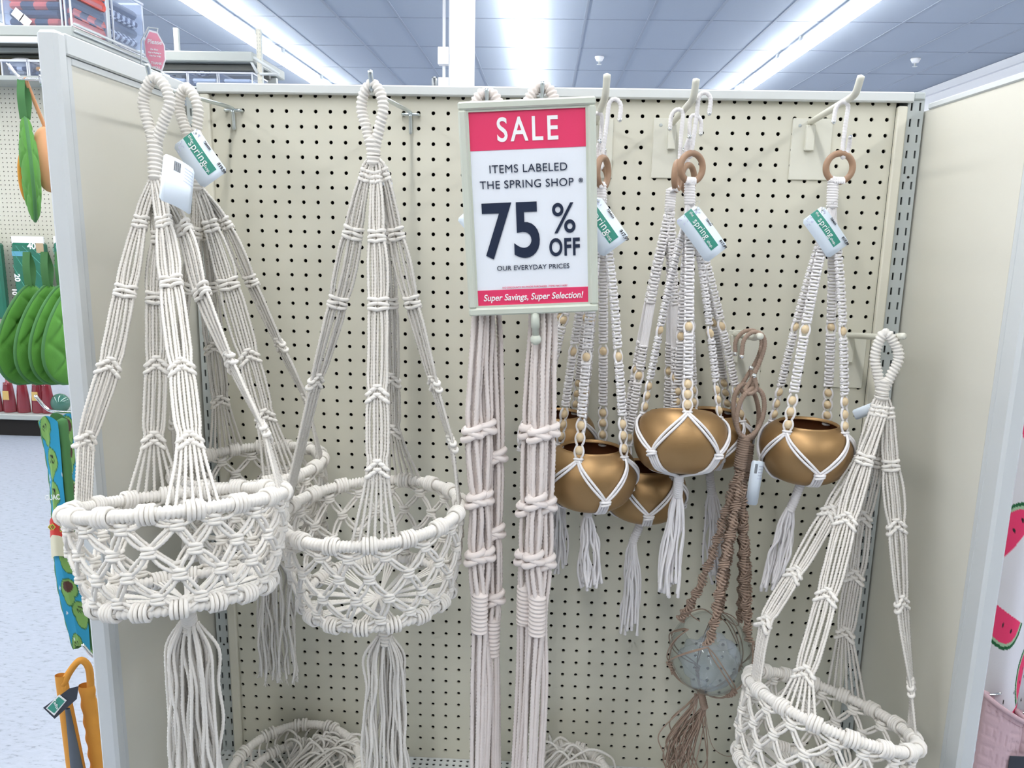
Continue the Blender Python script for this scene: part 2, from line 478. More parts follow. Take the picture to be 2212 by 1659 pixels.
# ------------------------------------------------------------------ the display bay
def Z(z): return z + ZF
P1 = .0254
t = thing('pegboard_panel', 'cream perforated pegboard panel forming the back of the display bay', 'pegboard', (.165, 0, Z(-1.26)))
mb = MB(); perf_plate(mb, -.4191, Z(-1.2573), 46, 50, P1, P1, circle(.0033, 16), 0.0, .0035); box(mb, -.4191, .7493, 0, .0035, Z(-1.266), Z(-1.2573))
obj('board', mb, M_peg, t, False)
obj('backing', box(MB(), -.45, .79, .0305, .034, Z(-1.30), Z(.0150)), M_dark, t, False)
def slotted(name, lab, xc):
    t = thing(name, lab, 'upright', (xc, .01, 0))
    mb = MB()
    hole = np.array([(.0016, -.0064), (.0016, .0064), (-.0016, .0064), (-.0016, -.0064)])
    n = 16
    # cell outline with a tall slot
    H = []
    for a in np.arange(n) * 2 * PI / n:
        c, s_ = math.cos(a), math.sin(a); k = min(.0015 / (abs(c) + 1e-9), .0062 / (abs(s_) + 1e-9))
        H.append((c * k, s_ * k))
    H = np.array(H)
    for sx in (-1, 1):
        perf_slot(mb, xc + sx * .0068, .0136, Z(-1.262), 50, P1, -.004, .003)
    obj('slotted_face', mb, M_up, t, False)
    obj('channel', box(box(MB(), xc - .0137, xc - .0125, -.003, .028, Z(-1.262), Z(.008)), xc + .0125, xc + .0137, -.003, .028, Z(-1.262), Z(.008)), M_up, t, False)
    return t
def perf_slot(mb, xc, wd, z0, nz, pz, y, th):
    hw, hh = .0016, .0063
    O = np.array([(-wd / 2, -pz / 2), (wd / 2, -pz / 2), (wd / 2, pz / 2), (-wd / 2, pz / 2)])
    H = np.array([(-hw, -hh), (hw, -hh), (hw, hh), (-hw, hh)])
    n = 4
    cell = np.concatenate([np.stack([O[:, 0], np.zeros(n), O[:, 1]], 1), np.stack([H[:, 0], np.zeros(n), H[:, 1]], 1), np.stack([H[:, 0], np.full(n, th), H[:, 1]], 1)])
    j = np.arange(n); l = (j + 1) % n
    q = np.concatenate([np.stack([j, l, n + l, n + j], 1), np.stack([n + j, n + l, 2 * n + l, 2 * n + j], 1)])
    cz = z0 + (np.arange(nz) + .5) * pz
    V = (np.stack([np.full(nz, xc), np.full(nz, y), cz], 1)[:, None] + cell[None]).reshape(-1, 3)
    mb.add(V, (np.arange(nz)[:, None, None] * 12 + q[None]).reshape(-1, 4))
for xc, nm, lab in ((.7800, 'r', 'grey slotted steel upright between the pegboard and the right side panel'),
                    (-.4383, 'l', 'grey slotted steel upright between the pegboard and the left side panel')):
    t = slotted('slotted_upright', lab, xc)
    for zz in (-.118, -.418, -.73, -1.03, -1.19):
        b = MB(); ball(b, (xc, -.0044, Z(zz)), .0022, 10, 6, (1, .3, 1)); obj('bolt_hole', b, M_dark, t)
for x0, x1, lab in ((.7490, .7650, 'narrow cream edge strip right of the pegboard'), (-.4265, -.4100, 'narrow cream edge strip left of the pegboard')):
    b = MB(); cbox(b, x0, x1, -.011, -.0005, Z(-1.262), Z(-.0045 if x0 > 0 else .0), .0022)
    solo('edge_strip', b, M_strip, lab, 'edge strip', smooth=False)
b = MB(); cbox(b, -.4295, .7725, -.014, -.0009, Z(.0008), Z(.0172), .0022); cbox(b, -.4295, .7725, -.0030, .030, Z(.0130), Z(.0172), .0015)
solo('top_rail', b, M_rail, 'long pale steel rail capping the pegboard', 'rail', smooth=False)
b = MB(); cbox(b, .7735, .7925, -.008, .028, Z(.006), Z(.018), .002)
solo('rail_bracket', b, M_up, 'small grey steel bracket ending the top rail by the right panel', 'bracket', smooth=False)

# side panels of the bay
t = thing('side_panel', 'white framed cream side panel at the left of the bay', 'side panel', (-.465, -.18, 0))
obj('front_post', cbox(MB(), -.479, -.452, -.366, -.3427, 0, Z(.0184), .0045), M_white, t, False)
obj('top_rail', cbox(MB(), -.478, -.4525, -.344, -.001, Z(-.0082), Z(.0184), .002), M_white, t, False)
obj('inner_trim', cbox(cbox(MB(), -.470, -.4545, -.3422, -.3318, 0, Z(-.0095), .001), -.470, -.4545, -.3315, -.002, Z(-.0185), Z(-.0095), .001), M_white, t, False)
obj('panel_sheet', box(MB(), -.474, -.4562, -.3316, .030, .0, Z(-.0187)), M_cream, t, False)
t = thing('side_panel', 'white framed cream side panel at the right of the bay', 'side panel', (.81, -.18, 0))
obj('front_post', cbox(MB(), .795, .8195, -.350, -.3115, 0, Z(.004), .0045), M_white, t, False)
obj('top_rail', cbox(MB(), .7955, .819, -.3125, -.012, Z(-.0105), Z(.0), .002), M_white, t, False)
obj('inner_trim', cbox(MB(), .7972, .815, -.311, -.300, 0, Z(-.0108), .001), M_white, t, False)
obj('panel_sheet', box(MB(), .7975, .817, -.300, .030, 0, Z(-.0108)), M_cream, t, False)

# base deck of the bay, perforated along the back
t = thing('base_deck', 'pale steel base shelf with punched rows under the pegboard', 'shelf', (.165, -.2, 0))
mb = MB()
dz = Z(-1.262)
pl = MB(); perf_plate(pl, -.452, 0, 94, 3, .01326, .01326, circle(.0033, 8), 0, .002)
V = np.concatenate(pl.v); W = np.stack([V[:, 0], -.0005 - V[:, 2], dz - V[:, 1]], 1)
mb.add(W, np.concatenate(pl.q)[:, ::-1])
box(mb, -.452, .795, -.40, -.0402, dz - .012, dz)
obj('deck_plate', mb, M_rail, t, False)
obj('deck_core', box(MB(), -.45, .79, -.043, -.003, dz - .012, dz - .006), M_dark, t, False)
obj('kick_plate', box(MB(), -.452, .795, -.385, -.38, 0, dz - .012), M_white, t, False)

# ------------------------------------------------------------------ hooks
def wire_hook(lab, px, py, tipx, tipy, Yt, tip_up=.022):
    """zinc wire hook: cross bar in two holes, long arm, upturned tip"""
    a = at(px, py, -.006); b = at(tipx, tipy, Yt)
    t = thing('wire_hook', lab, 'hook', a, 'zinc wire hooks on the pegboard')
    arm = MB(); tube(arm, cr([a + [0, 0, -.030], a + [0, -.001, -.012], a + [0, -.004, 0], a + [0, -.014, .004], a * .5 + b * .5 + [0, 0, .001], b + [0, .012, -.001], b + [0, 0, tip_up * .3], b + [0, -.008, tip_up]], .004), .0032, 10)
    obj('arm', arm, M_zinc, t)
    c = MB(); tube(c, cr([a + [-.0135, .014, .001], a + [-.0135, .002, .001], a + [-.012, -.003, .001], a + [0, -.003, .001], a + [.012, -.003, .001], a + [.0135, .002, .001], a + [.0135, .014, .001]], .002), .0026, 10)
    obj('cross_bar', c, M_zinc, t)
    return t
wire_hook('zinc wire hook holding the two rope baskets by the left side panel', 504, 240, 326, 178, -.286)
wire_hook('zinc wire hook holding the single rope basket in the middle of the pegboard', 887, 249, 803, 193, -.306)
wire_hook('zinc wire hook holding the left rope bundle behind the sale sign', 1120, 252, 1052, 222, -.286, .016)
wire_hook('zinc wire hook holding the right rope bundle behind the sale sign', 1217, 252, 1171, 210, -.286, .018)

def peg_hook(lab, plate, stem, root, tip, Yt, up=.02):
    """cream steel peg with back plate"""
    x0, z1 = at(plate[0], plate[1], -.003)[[0, 2]]; x1, z0 = at(plate[2], plate[3], -.003)[[0, 2]]
    t = thing('peg_hook', lab, 'hook', ((x0 + x1) / 2, -.002, (z0 + z1) / 2), 'cream peg hooks with back plates')
    obj('back_plate', cbox(MB(), x0, x1, -.0032, -.0004, z0, z1, .0012), M_peg_w, t, False)
    a = at(stem[0], stem[1], -.008); b = at(stem[2], stem[3], -.008)
    obj('stem', cbox(MB(), a[0], b[0], -.0125, -.003, b[2], a[2], .0012), M_peg_w, t, False)
    r = at(*root, -.004); q = at(*tip, Yt)
    d = unit(q - r)
    m = MB(); tube(m, cr([r, r + d * .03, r * .35 + q * .65, q - d * .03, q - d * .008 + [0, 0, .003], q + [0, -.006, up]], .004), .0052, 14)
    obj('rod', m, M_peg_w, t)
    b = MB(); ball(b, (x0 + .012, -.0033, z1 - .012), .003, 10, 6, (1, .2, 1)); obj('rivet', b, M_up, t)
    return t
peg_hook('cream peg hook carrying two gold pot hangers beside the sale sign', (1257, 256, 1321, 386), (1276, 270, 1290, 326), (1287, 264), (1309, 205), -.215, .026)
peg_hook('cream peg hook carrying three gold pot hangers', (1413, 254, 1482, 386), (1444, 268, 1458, 323), (1452, 266), (1500, 212), -.205, .024)
peg_hook('cream peg hook carrying one gold pot hanger', (1714, 255, 1789, 390), (1742, 270, 1756, 326), (1751, 264), (1853, 202), -.200, .022)
peg_hook('cream peg hook carrying the brown cord hangers', (1575, 713, 1640, 830), (1580, 724, 1592, 783), (1588, 722), (1640, 731), -.185, .004)
peg_hook('cream peg hook carrying the lowest rope basket by the right side panel', (1790, 718, 1862, 839), (1827, 727, 1840, 783), (1833, 724), (1947, 731), -.205, .004)

# ------------------------------------------------------------------ hang tags (parts of the goods they hang on)
def hang_tag(parent, corners, Y, label, price='$17.99', code='7284656', back=False, string_to=None, dys=(-.002, 0, -.002, -.004)):
    """corners in the photo: left, top, right, bottom of the tilted card"""
    L, T_, R_, B_ = [at(c[0], c[1], Y + dy) for c, dy in zip(corners, dys)]
    u = unit(((R_ - T_) + (B_ - L)) / 2); v = unit(T_ - L - np.dot(T_ - L, u) * u); n = np.cross(u, v)
    if n[1] > 0: n = -n
    W = (np.linalg.norm(R_ - T_) + np.linalg.norm(B_ - L)) / 2; H = np.linalg.norm(T_ - L)
    c = (L + T_ + R_ + B_) / 4
    o = c - u * W / 2 - v * H / 2
    r = .004; pts = []
    for (cx, cy, a0) in ((W - r, H - r, 0), (r, H - r, PI / 2), (r, r, PI), (W - r, r, 1.5 * PI)):
        for a in np.linspace(a0, a0 + PI / 2, 5): pts.append((cx + r * math.cos(a), cy + r * math.sin(a)))
    p = np.array(pts); m = len(p)
    # slight curl of the card about its long axis
    def lift(q): return .0035 * (1 - ((q[:, 0] - W / 2) / (W / 2)) ** 2)
    NU = 9; V = []; Q = []
    F = MB()
    def surf(u0, v0): return o + u * u0 + v * v0 + n * (.0035 * (1 - ((u0 - W / 2) / (W / 2)) ** 2))
    us = np.linspace(0, W, 17)
    ed = np.where(us < r, r - np.sqrt(np.maximum(0, r * r - (r - us) ** 2)), np.where(us > W - r, r - np.sqrt(np.maximum(0, r * r - (us - W + r) ** 2)), 0))
    vv = []
    for side in (0.0, -.0004):
        for k, x in enumerate(us):
            vv.append(surf(x, ed[k]) + n * side); vv.append(surf(x, H - ed[k]) + n * side)
    q = []
    for s in (0, 34):
        for k in range(16): q.append((s + 2 * k, s + 2 * k + 2, s + 2 * k + 3, s + 2 * k + 1))
    for k in range(16):
        q.append((2 * k, 34 + 2 * k, 34 + 2 * k + 2, 2 * k + 2)); q.append((2 * k + 1, 2 * k + 3, 34 + 2 * k + 3, 34 + 2 * k + 1))
    F.add(np.array(vv), q)
    tg = obj('hang_tag', F, M_tagp, parent, True, label=label)
    def patch(name, u0, u1, v0, v1, m, up=.0005):
        b = MB()
        xs_ = np.linspace(u0, u1, 9)
        V = np.array([surf(x, y) + n * up for x in xs_ for y in (v0, v1)])
        b.add(V, [(2 * k, 2 * k + 2, 2 * k + 3, 2 * k + 1) for k in range(8)])
        return obj(name, b, m, tg, True)
    def put(name, s, uu, vv_, size, m, **k):
        return text(name, s, surf(uu * W, vv_ * H) + n * .0012, u, v, size, m, tg, **k)
    if back:
        for k in range(11):
            xk = .30 * W + k * .019 * W
            patch('barcode_bar', xk, xk + (.010 if k % 3 else .014) * W, .72 * H, .93 * H, M_ink)
        for k in range(5):
            patch('small_print', (.62 + .018 * (k % 2)) * W, .96 * W, (.60 + .07 * k) * H, (.615 + .07 * k) * H, M_lilac)
        return tg
    patch('green_band', 0.0, .86 * W, .41 * H, .74 * H, M_green)
    put('lettering', 'the', .085, .63, H * .15, M_wprint)
    put('lettering', 'spring', .41, .575, H * .345, M_wprint, xs=.95, space=1.06)
    put('lettering', 'shop.', .745, .51, H * .15, M_wprint)
    put('lettering', price, .90, .90, H * .14, M_ink, bold=.0002)
    put('lettering', code, .40, .94, H * .095, M_ink, bold=.0001)
    fl = MB(); rr = random.Random(int(corners[0][0]))
    for k in range(16):
        uu, vv_ = (rr.uniform(.02, .17), rr.uniform(.05, .38)) if k < 9 else (rr.uniform(.03, .16), rr.uniform(.78, .95))
        a = rr.uniform(0, PI); q0 = surf(uu * W, vv_ * H) + n * .0006
        e1 = (u * math.cos(a) + v * math.sin(a)) * .0022; e2 = (v * math.cos(a) - u * math.sin(a)) * .0008
        fl.add([q0 - e1, q0 - e2, q0 + e1, q0 + e2], [(0, 1, 2, 3)])
    obj('flower_print', fl, M_lilac, tg, True)
    h = MB(); ball(h, surf(.07 * W, .86 * H) + n * .0006, .0016, 8, 5, (1, .3, 1)); obj('punched_hole', h, M_up, tg)
    if string_to is not None:
        e = np.asarray(string_to); s0 = surf(.07 * W, .86 * H) + n * .001
        obj('nylon_string', tube(MB(), cr([s0, (s0 + e) / 2 + [.006, -.006, .008], e], .004), .0004, 5), M_nylon, tg)
    return tg

# ------------------------------------------------------------------ macrame baskets
def wrapped_tube(mb, P, r, closed=False, pitch=.0055, n=14, ridge=.34, step=.0012, ref=None):
    return tube(mb, P, r, n=n, ridge=ridge, rpitch=pitch, closed=closed, ref=ref)

def lump(mb, c, s, d, nrm, size, ang, r=.0028):
    """one knot: a rope ring drawn tight round the cords"""
    u = s * math.cos(ang) + d * math.sin(ang)
    loop(mb, c, u, nrm, size * 1.05, size * .8, r, 10, 6)

def knot(c, d, s, wd, style, r=.0028):
    mb = MB(); nrm = np.cross(s, d); h = wd / 2
    k = .0050
    if style == 'chevron':
        pat = [(0, -2.0, 0), (-.42, -1.1, -.5), (.42, -1.1, .5), (-.85, -.1, -.6), (.85, -.1, .6), (0, .3, 0), (-.45, 1.1, -.5), (.45, 1.1, .5), (-.88, 1.9, -.6), (.88, 1.9, .6)]
        for (a, b, ang) in pat:
            lump(mb, c + s * a * h + d * b * k, s, d, nrm, .0042, ang, r)
    else:                                             # flat square knots side by side
        for a in (-.52, .52):
            for b, ang in ((-1.3, .18), (0, -.22), (1.3, .18)):
                lump(mb, c + s * a * h + d * b * k, s, d, nrm, h * .5, ang if a < 0 else -ang, r)
        rope(mb, cr([c - s * h * .9 - d * 1.9 * k + nrm * .004, c - s * h * .2 - d * .3 * k + nrm * .0065, c + s * h * .3 + d * .3 * k + nrm * .0065, c + s * h * .9 + d * 2.0 * k + nrm * .004], .003), r, smoothpath=True)
    return mb

def ring_frame(c, alpha, beta):
    """level ring tilted: alpha lifts its front edge, beta drops its right side (radians)"""
    ex = np.array([math.cos(beta), 0, -math.sin(beta)])
    up0 = np.array([math.sin(beta), 0, math.cos(beta)])
    ey = np.array([0, math.cos(alpha), 0]) - up0 * math.sin(alpha)     # towards the pegboard, falling
    n = np.cross(ex, ey)
    return ex, ey, n

def to_px(P):
    q = (np.asarray(P) - CAM_C) @ CAM_R.T
    return IW / 2 + FPX * q[0] / q[2]
def land_angle(rim, ld):
    """angle on the ring whose direction from the camera matches the measured one, on its front or back half"""
    return min(range(200, 341) if ld[1] == 'f' else range(20, 161), key=lambda a: abs(to_px(rim(math.radians(a))) - ld[0]))

def basket(lab, group, cfg, M=None):
    M = M or M_rope
    rnd = random.Random(cfg['seed']); RF = np.random.default_rng(cfg['seed'])
    cx, cy, cY = cfg['ring']; c = at(cx, cy, cY); r = cfg['r']
    ex, ey, n = ring_frame(c, math.radians(cfg['alpha']), math.radians(cfg['beta']))
    t = thing('macrame_basket', lab, 'hanging basket', c, group)
    # hanging loop
    Y0 = cfg['Y0']
    apex, lf, rt, jn, ge = [at(p[0], p[1], Y0 + (p[2] if len(p) > 2 else 0)) for p in (cfg['apex'], cfg['lf'], cfg['rt'], cfg['join'], cfg['gather'])]
    lo = MB(); R0 = cfg.get('lr', .0085)
    dn = unit(ge - jn)
    mid = (apex + jn) / 2
    P = cr([jn + dn * .006 + (lf - mid) * .10, lf * .45 + jn * .55 + (lf - mid) * .12, lf, lf * .45 + apex * .55 + (lf - mid) * .28, apex,
            rt * .45 + apex * .55 + (rt - mid) * .28, rt, rt * .45 + jn * .55 + (rt - mid) * .12, jn + dn * .006 + (rt - mid) * .10], .0012)
    wrapped_tube(lo, P, R0)
    obj('hanging_loop', lo, M, t)
    nk = MB(); wrapped_tube(nk, cr([jn - dn * .012, jn + dn * .01, (jn + ge) / 2, ge], .0012), R0 * 1.32, pitch=.006)
    obj('neck_wrap', nk, M, t)
    # straps
    def rim(th, rr=r, dz=0.0): return c + rr * (math.cos(th) * ex + math.sin(th) * ey) + n * dz
    for sp in cfg['straps']:
        th = math.radians(land_angle(rim, sp['land']) if 'land' in sp else sp['th']); spread = math.radians(sp.get('spread', 26))
        end = rim(th); pts = sp['path']; ys = [ge] ; Yg = ge[1]
        py0, py1 = cfg['gather'][1], sp['end_py']
        K = [at(p[0], p[1], Yg + (end[1] - Yg) * min(1, max(0, (p[1] - py0) / (py1 - py0))) * sp.get('ymul', 1)) for p in pts]
        axis = [ge - dn * .004] + K
        spline = cr(axis, .004)
        sacc = np.concatenate([[0], np.cumsum(np.linalg.norm(np.diff(spline, axis=0), axis=1))])
        tanv = -math.sin(th) * ex + math.cos(th) * ey
        if tanv[0] < 0: tanv = -tanv
        sx = np.array([1.0, -.25, 0])
        tw0, tw1 = sp.get('twist', (0.0, .8))
        nc = sp.get('n', 7); W0 = sp.get('w', .021) * 1.22
        T = np.gradient(spline, axis=0); T /= np.linalg.norm(T, axis=1)[:, None]
        f = sacc / sacc[-1]
        sd = (1 - (tw0 + (tw1 - tw0) * f))[:, None] * sx + (tw0 + (tw1 - tw0) * f)[:, None] * tanv
        sd -= (sd * T).sum(1)[:, None] * T; sd /= np.linalg.norm(sd, axis=1)[:, None]
        kn = [np.argmin(np.linalg.norm(spline - k, axis=1)) for k in K]
        # band width: gathered at the top, waisted near knots
        wd = W0 * np.clip(.45 + 1.6 * f, .45, 1.0)
        for q in kn: wd = wd * (1 - .16 * np.exp(-((sacc - sacc[q]) / .014) ** 2))
        nrmv = np.cross(sd, T)
        cords = MB()
        for i in range(nc):
            a = (i / (nc - 1) - .5) if nc > 1 else 0
            off = sd * (a * wd)[:, None] + nrmv * ((.0014 if i % 2 else -.0014) * (1 - .5 * f))[:, None]
            wob = np.zeros(len(f))
            for q1, q2 in zip([0] + kn[:-1], kn):
                seg = (np.arange(len(f)) >= q1) & (np.arange(len(f)) <= q2)
                ph = np.clip((sacc - sacc[q1]) / max(1e-6, sacc[q2] - sacc[q1]), 0, 1)
                wob = np.where(seg, wob + rnd.uniform(-.0018, .0018) * np.sin(PI * ph), wob)
            Q = spline + off + sd * wob[:, None]
            e = rim(th + spread * 2 * a * (1 if np.dot(sd[-1], (-math.sin(th) * ex + math.cos(th) * ey)) > 0 else -1), r, .004)
            tail = [Q[-1] * .66 + e * .34, Q[-1] * .30 + e * .70, e]
            rope(cords, np.concatenate([Q[::3], tail]), cfg.get('cr', .0026))
        so = obj('strap', cords, M, t)
        for qi, q in enumerate(kn):
            st = sp['knots'][qi] if qi < len(sp['knots']) else 'chevron'
            if st is None: continue
            obj('knot', knot(spline[q], T[q], sd[q], wd[q] * 1.12, st), M, so)
    # rim ring, wrapped, with hitches
    RR = cfg.get('rr', .0086)
    tt = np.linspace(0, 2 * PI, int(2 * PI * r / .0010), endpoint=False)
    def circ(rr_, dz): return c + rr_ * (np.cos(tt)[:, None] * ex + np.sin(tt)[:, None] * ey) + n * dz
    b = MB(); wrapped_tube(b, circ(r, 0), RR, True, pitch=.0052, ref=n, ridge=.34)
    rim_o = obj('rim_ring', b, M, t)
    NT = 16; drop = cfg['drop']; r2 = cfg['r2']; rows = 4
    def surf(th, f):
        rad = r + (r2 - r) * f + .006 * math.sin(PI * f)
        return c + rad * (math.cos(th) * ex + math.sin(th) * ey) - n * drop * f
    for k in range(NT):
        b = MB(); th = 2 * PI * (k + .5) / NT
        for dth in (-.055, -.02, .02, .055):
            e = math.cos(th + dth) * ex + math.sin(th + dth) * ey
            loop(b, c + e * r, e, n, RR + .0016, RR + .0016, .0026, 12, 6)
        obj('hitch_knot', b, M, rim_o)
    net = MB(); kn_list = []
    lv = [.03] + [(.5 + j) / rows for j in range(rows)] + [1.0]
    jit = {}
    def node(k, j):
        key = (k % NT, j)
        if key not in jit: jit[key] = (rnd.uniform(-.05, .05), rnd.uniform(-.02, .02))
        a, b_ = jit[key] if 0 < j < rows + 1 else (0, 0)
        return 2 * PI * (k + .5 * (j % 2) + .5) / NT + a, lv[j] + b_
    for j in range(rows + 1):
        for k in range(NT):
            t0, f0 = node(k, j)
            for kk in ((k, k - 1) if j % 2 == 0 else (k, k + 1)):
                t1, f1 = node(kk, j + 1)
                if t1 - t0 > PI: t1 -= 2 * PI
                if t0 - t1 > PI: t1 += 2 * PI
                A, B = surf(t0, f0), surf(t1, f1)
                er = math.cos((t0 + t1) / 2) * ex + math.sin((t0 + t1) / 2) * ey
                d = unit(B - A); s = unit(np.cross(er, d))
                for sg in (-1, 1):
                    o_ = s * sg * .0021 + er * sg * .0006
                    bow = s * sg * rnd.uniform(.0, .0022)
                    mid_ = (A + B) / 2 + er * .003 - np.array([0, 0, .0015])
                    rope(net, [A + o_ * .8, mid_ + o_ + bow, B + o_ * .8], cfg.get('cr', .0026), step=.0024)
            if j > 0:
                er = math.cos(t0) * ex + math.sin(t0) * ey
                d = -n; s = unit(np.cross(er, d)); cc = surf(t0, f0)
                kn_m = MB(); kn_list.append(kn_m)
                for dz, an in ((-.0034, .15), (.0012, -.2), (.0054, .1)):
                    loop(kn_m, cc + d * dz, s * math.cos(an) + d * math.sin(an), er, .0066, .0040, .0027, 10, 6)
    net_o = obj('net', net, M, t)
    for kn_m in kn_list: obj('net_knot', kn_m, M, net_o)
    # lower ring with hitches, spokes, hub
    c2 = c - n * drop
    tt2 = np.linspace(0, 2 * PI, int(2 * PI * r2 / .0013), endpoint=False)
    b = MB(); wrapped_tube(b, c2 + r2 * (np.cos(tt2)[:, None] * ex + np.sin(tt2)[:, None] * ey), RR * .86, True, pitch=.0075, ref=n, ridge=.34)
    for k in range(NT):
        th = 2 * PI * (k + 1.0 if rows % 2 else k + .5) / NT
        th = node(k, rows + 1)[0]
        for dth in (-.07, -.025, .025, .07):
            e = math.cos(th + dth) * ex + math.sin(th + dth) * ey
            loop(b, c2 + e * r2, e, n, RR + .0012, RR + .0012, .0024, 12, 6)
    obj('lower_ring', b, M, t)
    hub = c2 - n * .012
    b = MB()
    for k in range(NT):
        th = node(k, rows + 1)[0]
        for dth in (-.09, -.03, .03, .09):
            e = math.cos(th + dth) * ex + math.sin(th + dth) * ey; e2 = math.cos(th + dth * .8) * ex + math.sin(th + dth * .8) * ey
            rope(b, [c2 + e * r2, c2 + e2 * r2 * .55 - n * .006, hub + e2 * .006], .0019, step=.0026)
    obj('base_spokes', b, M, t)
    # tassel
    tl = cfg['tassel']
    if tl:
        b = MB(); th_ = at(tl['px'][0], tl['px'][1], tl['Y']); 
        wrapped_tube(b, cr([hub, (hub + th_) / 2, th_ + [0, 0, .004], th_ - [0, 0, .010]], .0012), np.float64(.0105), pitch=.0055)
        to = obj('tassel_tie', b, M, t)
        b = MB(); N = tl.get('n', 34)
        for i in range(N):
            a = rnd.uniform(0, 2 * PI); q = math.sqrt(rnd.random())
            L = tl['len'] * rnd.uniform(.90, 1.0)
            wdx = tl['w']
            dx = np.array([math.cos(a) * q * wdx, math.sin(a) * q * wdx * .55, 0])
            P = [th_ + dx * .34 + [0, 0, .006]]
            drift = tl.get('drift', 0)
            wx, wy = rnd.uniform(-.004, .004), rnd.uniform(-.003, .003)
            for f_ in (.12, .3, .5, .7, .86, 1.0):
                w_ = np.array([rnd.uniform(-.004, .004) + wx * math.sin(f_ * 6), rnd.uniform(-.003, .003), 0])
                P.append(th_ + dx * (min(1, .72 + f_ * 2.2) + tl.get('flare', 0) * f_) + w_ + [drift * f_, 0, -L * f_])
            rope(b, P, tl.get('cr', .0026), step=.0027)
            if tl.get('fray', True) and i % 2 == 0:
                e = P[-1]
                for _ in range(5):
                    tube(b, np.array([e, e + [rnd.uniform(-.004, .004), rnd.uniform(-.004, .004), -rnd.uniform(.006, .014)]]), .0007, 4)
        obj('tassel', b, M, t)
    return t

bk = basket('ivory rope basket nearest the left side panel, hanging tilted in front of another', 'ivory rope hanging baskets', dict(
    seed=1, ring=(388, 1083, -.47), r=.127, alpha=12, beta=-6.0, drop=.112, r2=.103,
    Y0=-.285, apex=(335, 168), lf=(310, 225, .004), rt=(366, 225, -.004), join=(334, 302), gather=(337, 388, -.01), lr=.0082,
    straps=[
        dict(th=180, path=[(303, 482), (270, 632), (236, 792), (186, 950)], end_py=1100, knots=['square', 'square', 'chevron', 'chevron'], twist=(0, .75), spread=7, w=.022),
        dict(land=(420, 'f'), path=[(354, 480), (370, 612), (392, 790), (410, 952)], end_py=1110, knots=['square', 'square', 'chevron', 'chevron'], twist=(.1, 1), spread=12.5, w=.022),
        dict(land=(335, 'b'), path=[(345, 512), (338, 642), (338, 790), (332, 950)], end_py=1050, knots=['square', 'square', 'chevron', 'chevron'], twist=(.1, .9), spread=16, w=.022),
        dict(th=8, path=[(398, 496), (436, 632), (498, 780), (572, 930)], end_py=1040, knots=['square', 'square', 'chevron', 'chevron'], twist=(0, .75), spread=7, w=.025)],
    tassel=dict(px=(410, 1352), Y=-.475, len=.27, w=.036, n=46, flare=.12)))
hang_tag(bk, ((345, 432), (353, 330), (417, 373), (415, 460)), -.335, 'plain back of a price card with a barcode', back=True, dys=(-.036, 0, .036, 0))

bk = basket('ivory rope basket partly hidden behind the one by the left side panel', 'ivory rope hanging baskets', dict(
    seed=2, ring=(540, 1004, -.150), r=.119, alpha=0, beta=-3, drop=.125, r2=.108,
    Y0=-.225, apex=(402, 190), lf=(388, 240, .005), rt=(428, 240, -.005), join=(418, 318), gather=(428, 408, 0), lr=.0082,
    straps=[
        dict(land=(612, 'f'), path=[(456, 490), (493, 612), (538, 772), (572, 900)], end_py=1060, knots=['square', 'square', 'chevron', 'chevron'], twist=(.2, 1), spread=14, w=.024),
        dict(th=5, path=[(487, 482), (542, 606), (604, 742), (662, 862)], end_py=970, knots=['square', 'square', 'chevron', 'chevron'], twist=(0, .6), spread=7, w=.02),
        dict(land=(488, 'b'), path=[(438, 505), (450, 620), (462, 750), (475, 865)], end_py=950, knots=['square', 'square', 'chevron', 'chevron'], twist=(.2, .9), spread=14, w=.022),
        dict(th=185, path=[(424, 500), (404, 622), (388, 770), (372, 905)], end_py=1000, knots=['square', 'square', 'chevron', 'chevron'], twist=(.1, .7), spread=7, w=.022)],
    tassel=dict(px=(590, 1215), Y=-.14, len=.225, w=.034, n=26, flare=.1)))
hang_tag(bk, ((370, 309), (431, 282), (496, 375), (434, 402)), -.262, 'green and white price card', price='$19.99', code='7284593', string_to=at(425, 330, -.24))

bk = basket('ivory rope basket hanging alone just left of the sale sign', 'ivory rope hanging baskets', dict(
    seed=3, ring=(803, 1101, -.285), r=.133, alpha=-1.5, beta=-3.2, drop=.132, r2=.112,
    Y0=-.303, apex=(804, 182), lf=(781, 235, .004), rt=(828, 235, -.004), join=(806, 318), gather=(808, 352, 0), lr=.0078,
    straps=[
        dict(th=178, path=[(790, 378), (762, 505), (729, 655), (683, 822)], end_py=1090, knots=['square', 'square', 'square', 'chevron'], twist=(0, .72), spread=7, w=.022),
        dict(land=(808, 'f'), path=[(812, 382), (814, 512), (817, 655), (815, 850), (815, 1012)], end_py=1150, knots=['square', 'square', 'square', 'chevron', 'chevron'], twist=(0, 1), spread=13, w=.022),
        dict(th=2, path=[(829, 378), (857, 508), (890, 652), (937, 826), (975, 955)], end_py=1080, knots=['square', 'square', 'square', 'chevron', 'chevron'], twist=(0, .72), spread=7, w=.022),
        dict(land=(868, 'b'), path=[(818, 400), (832, 512), (842, 655), (846, 820), (848, 930)], end_py=1030, knots=[None, 'square', 'square', 'chevron', 'chevron'], twist=(.4, .9), spread=14, w=.02)],
    tassel=dict(px=(832, 1380), Y=-.285, len=.27, w=.032, n=38, flare=.22)))

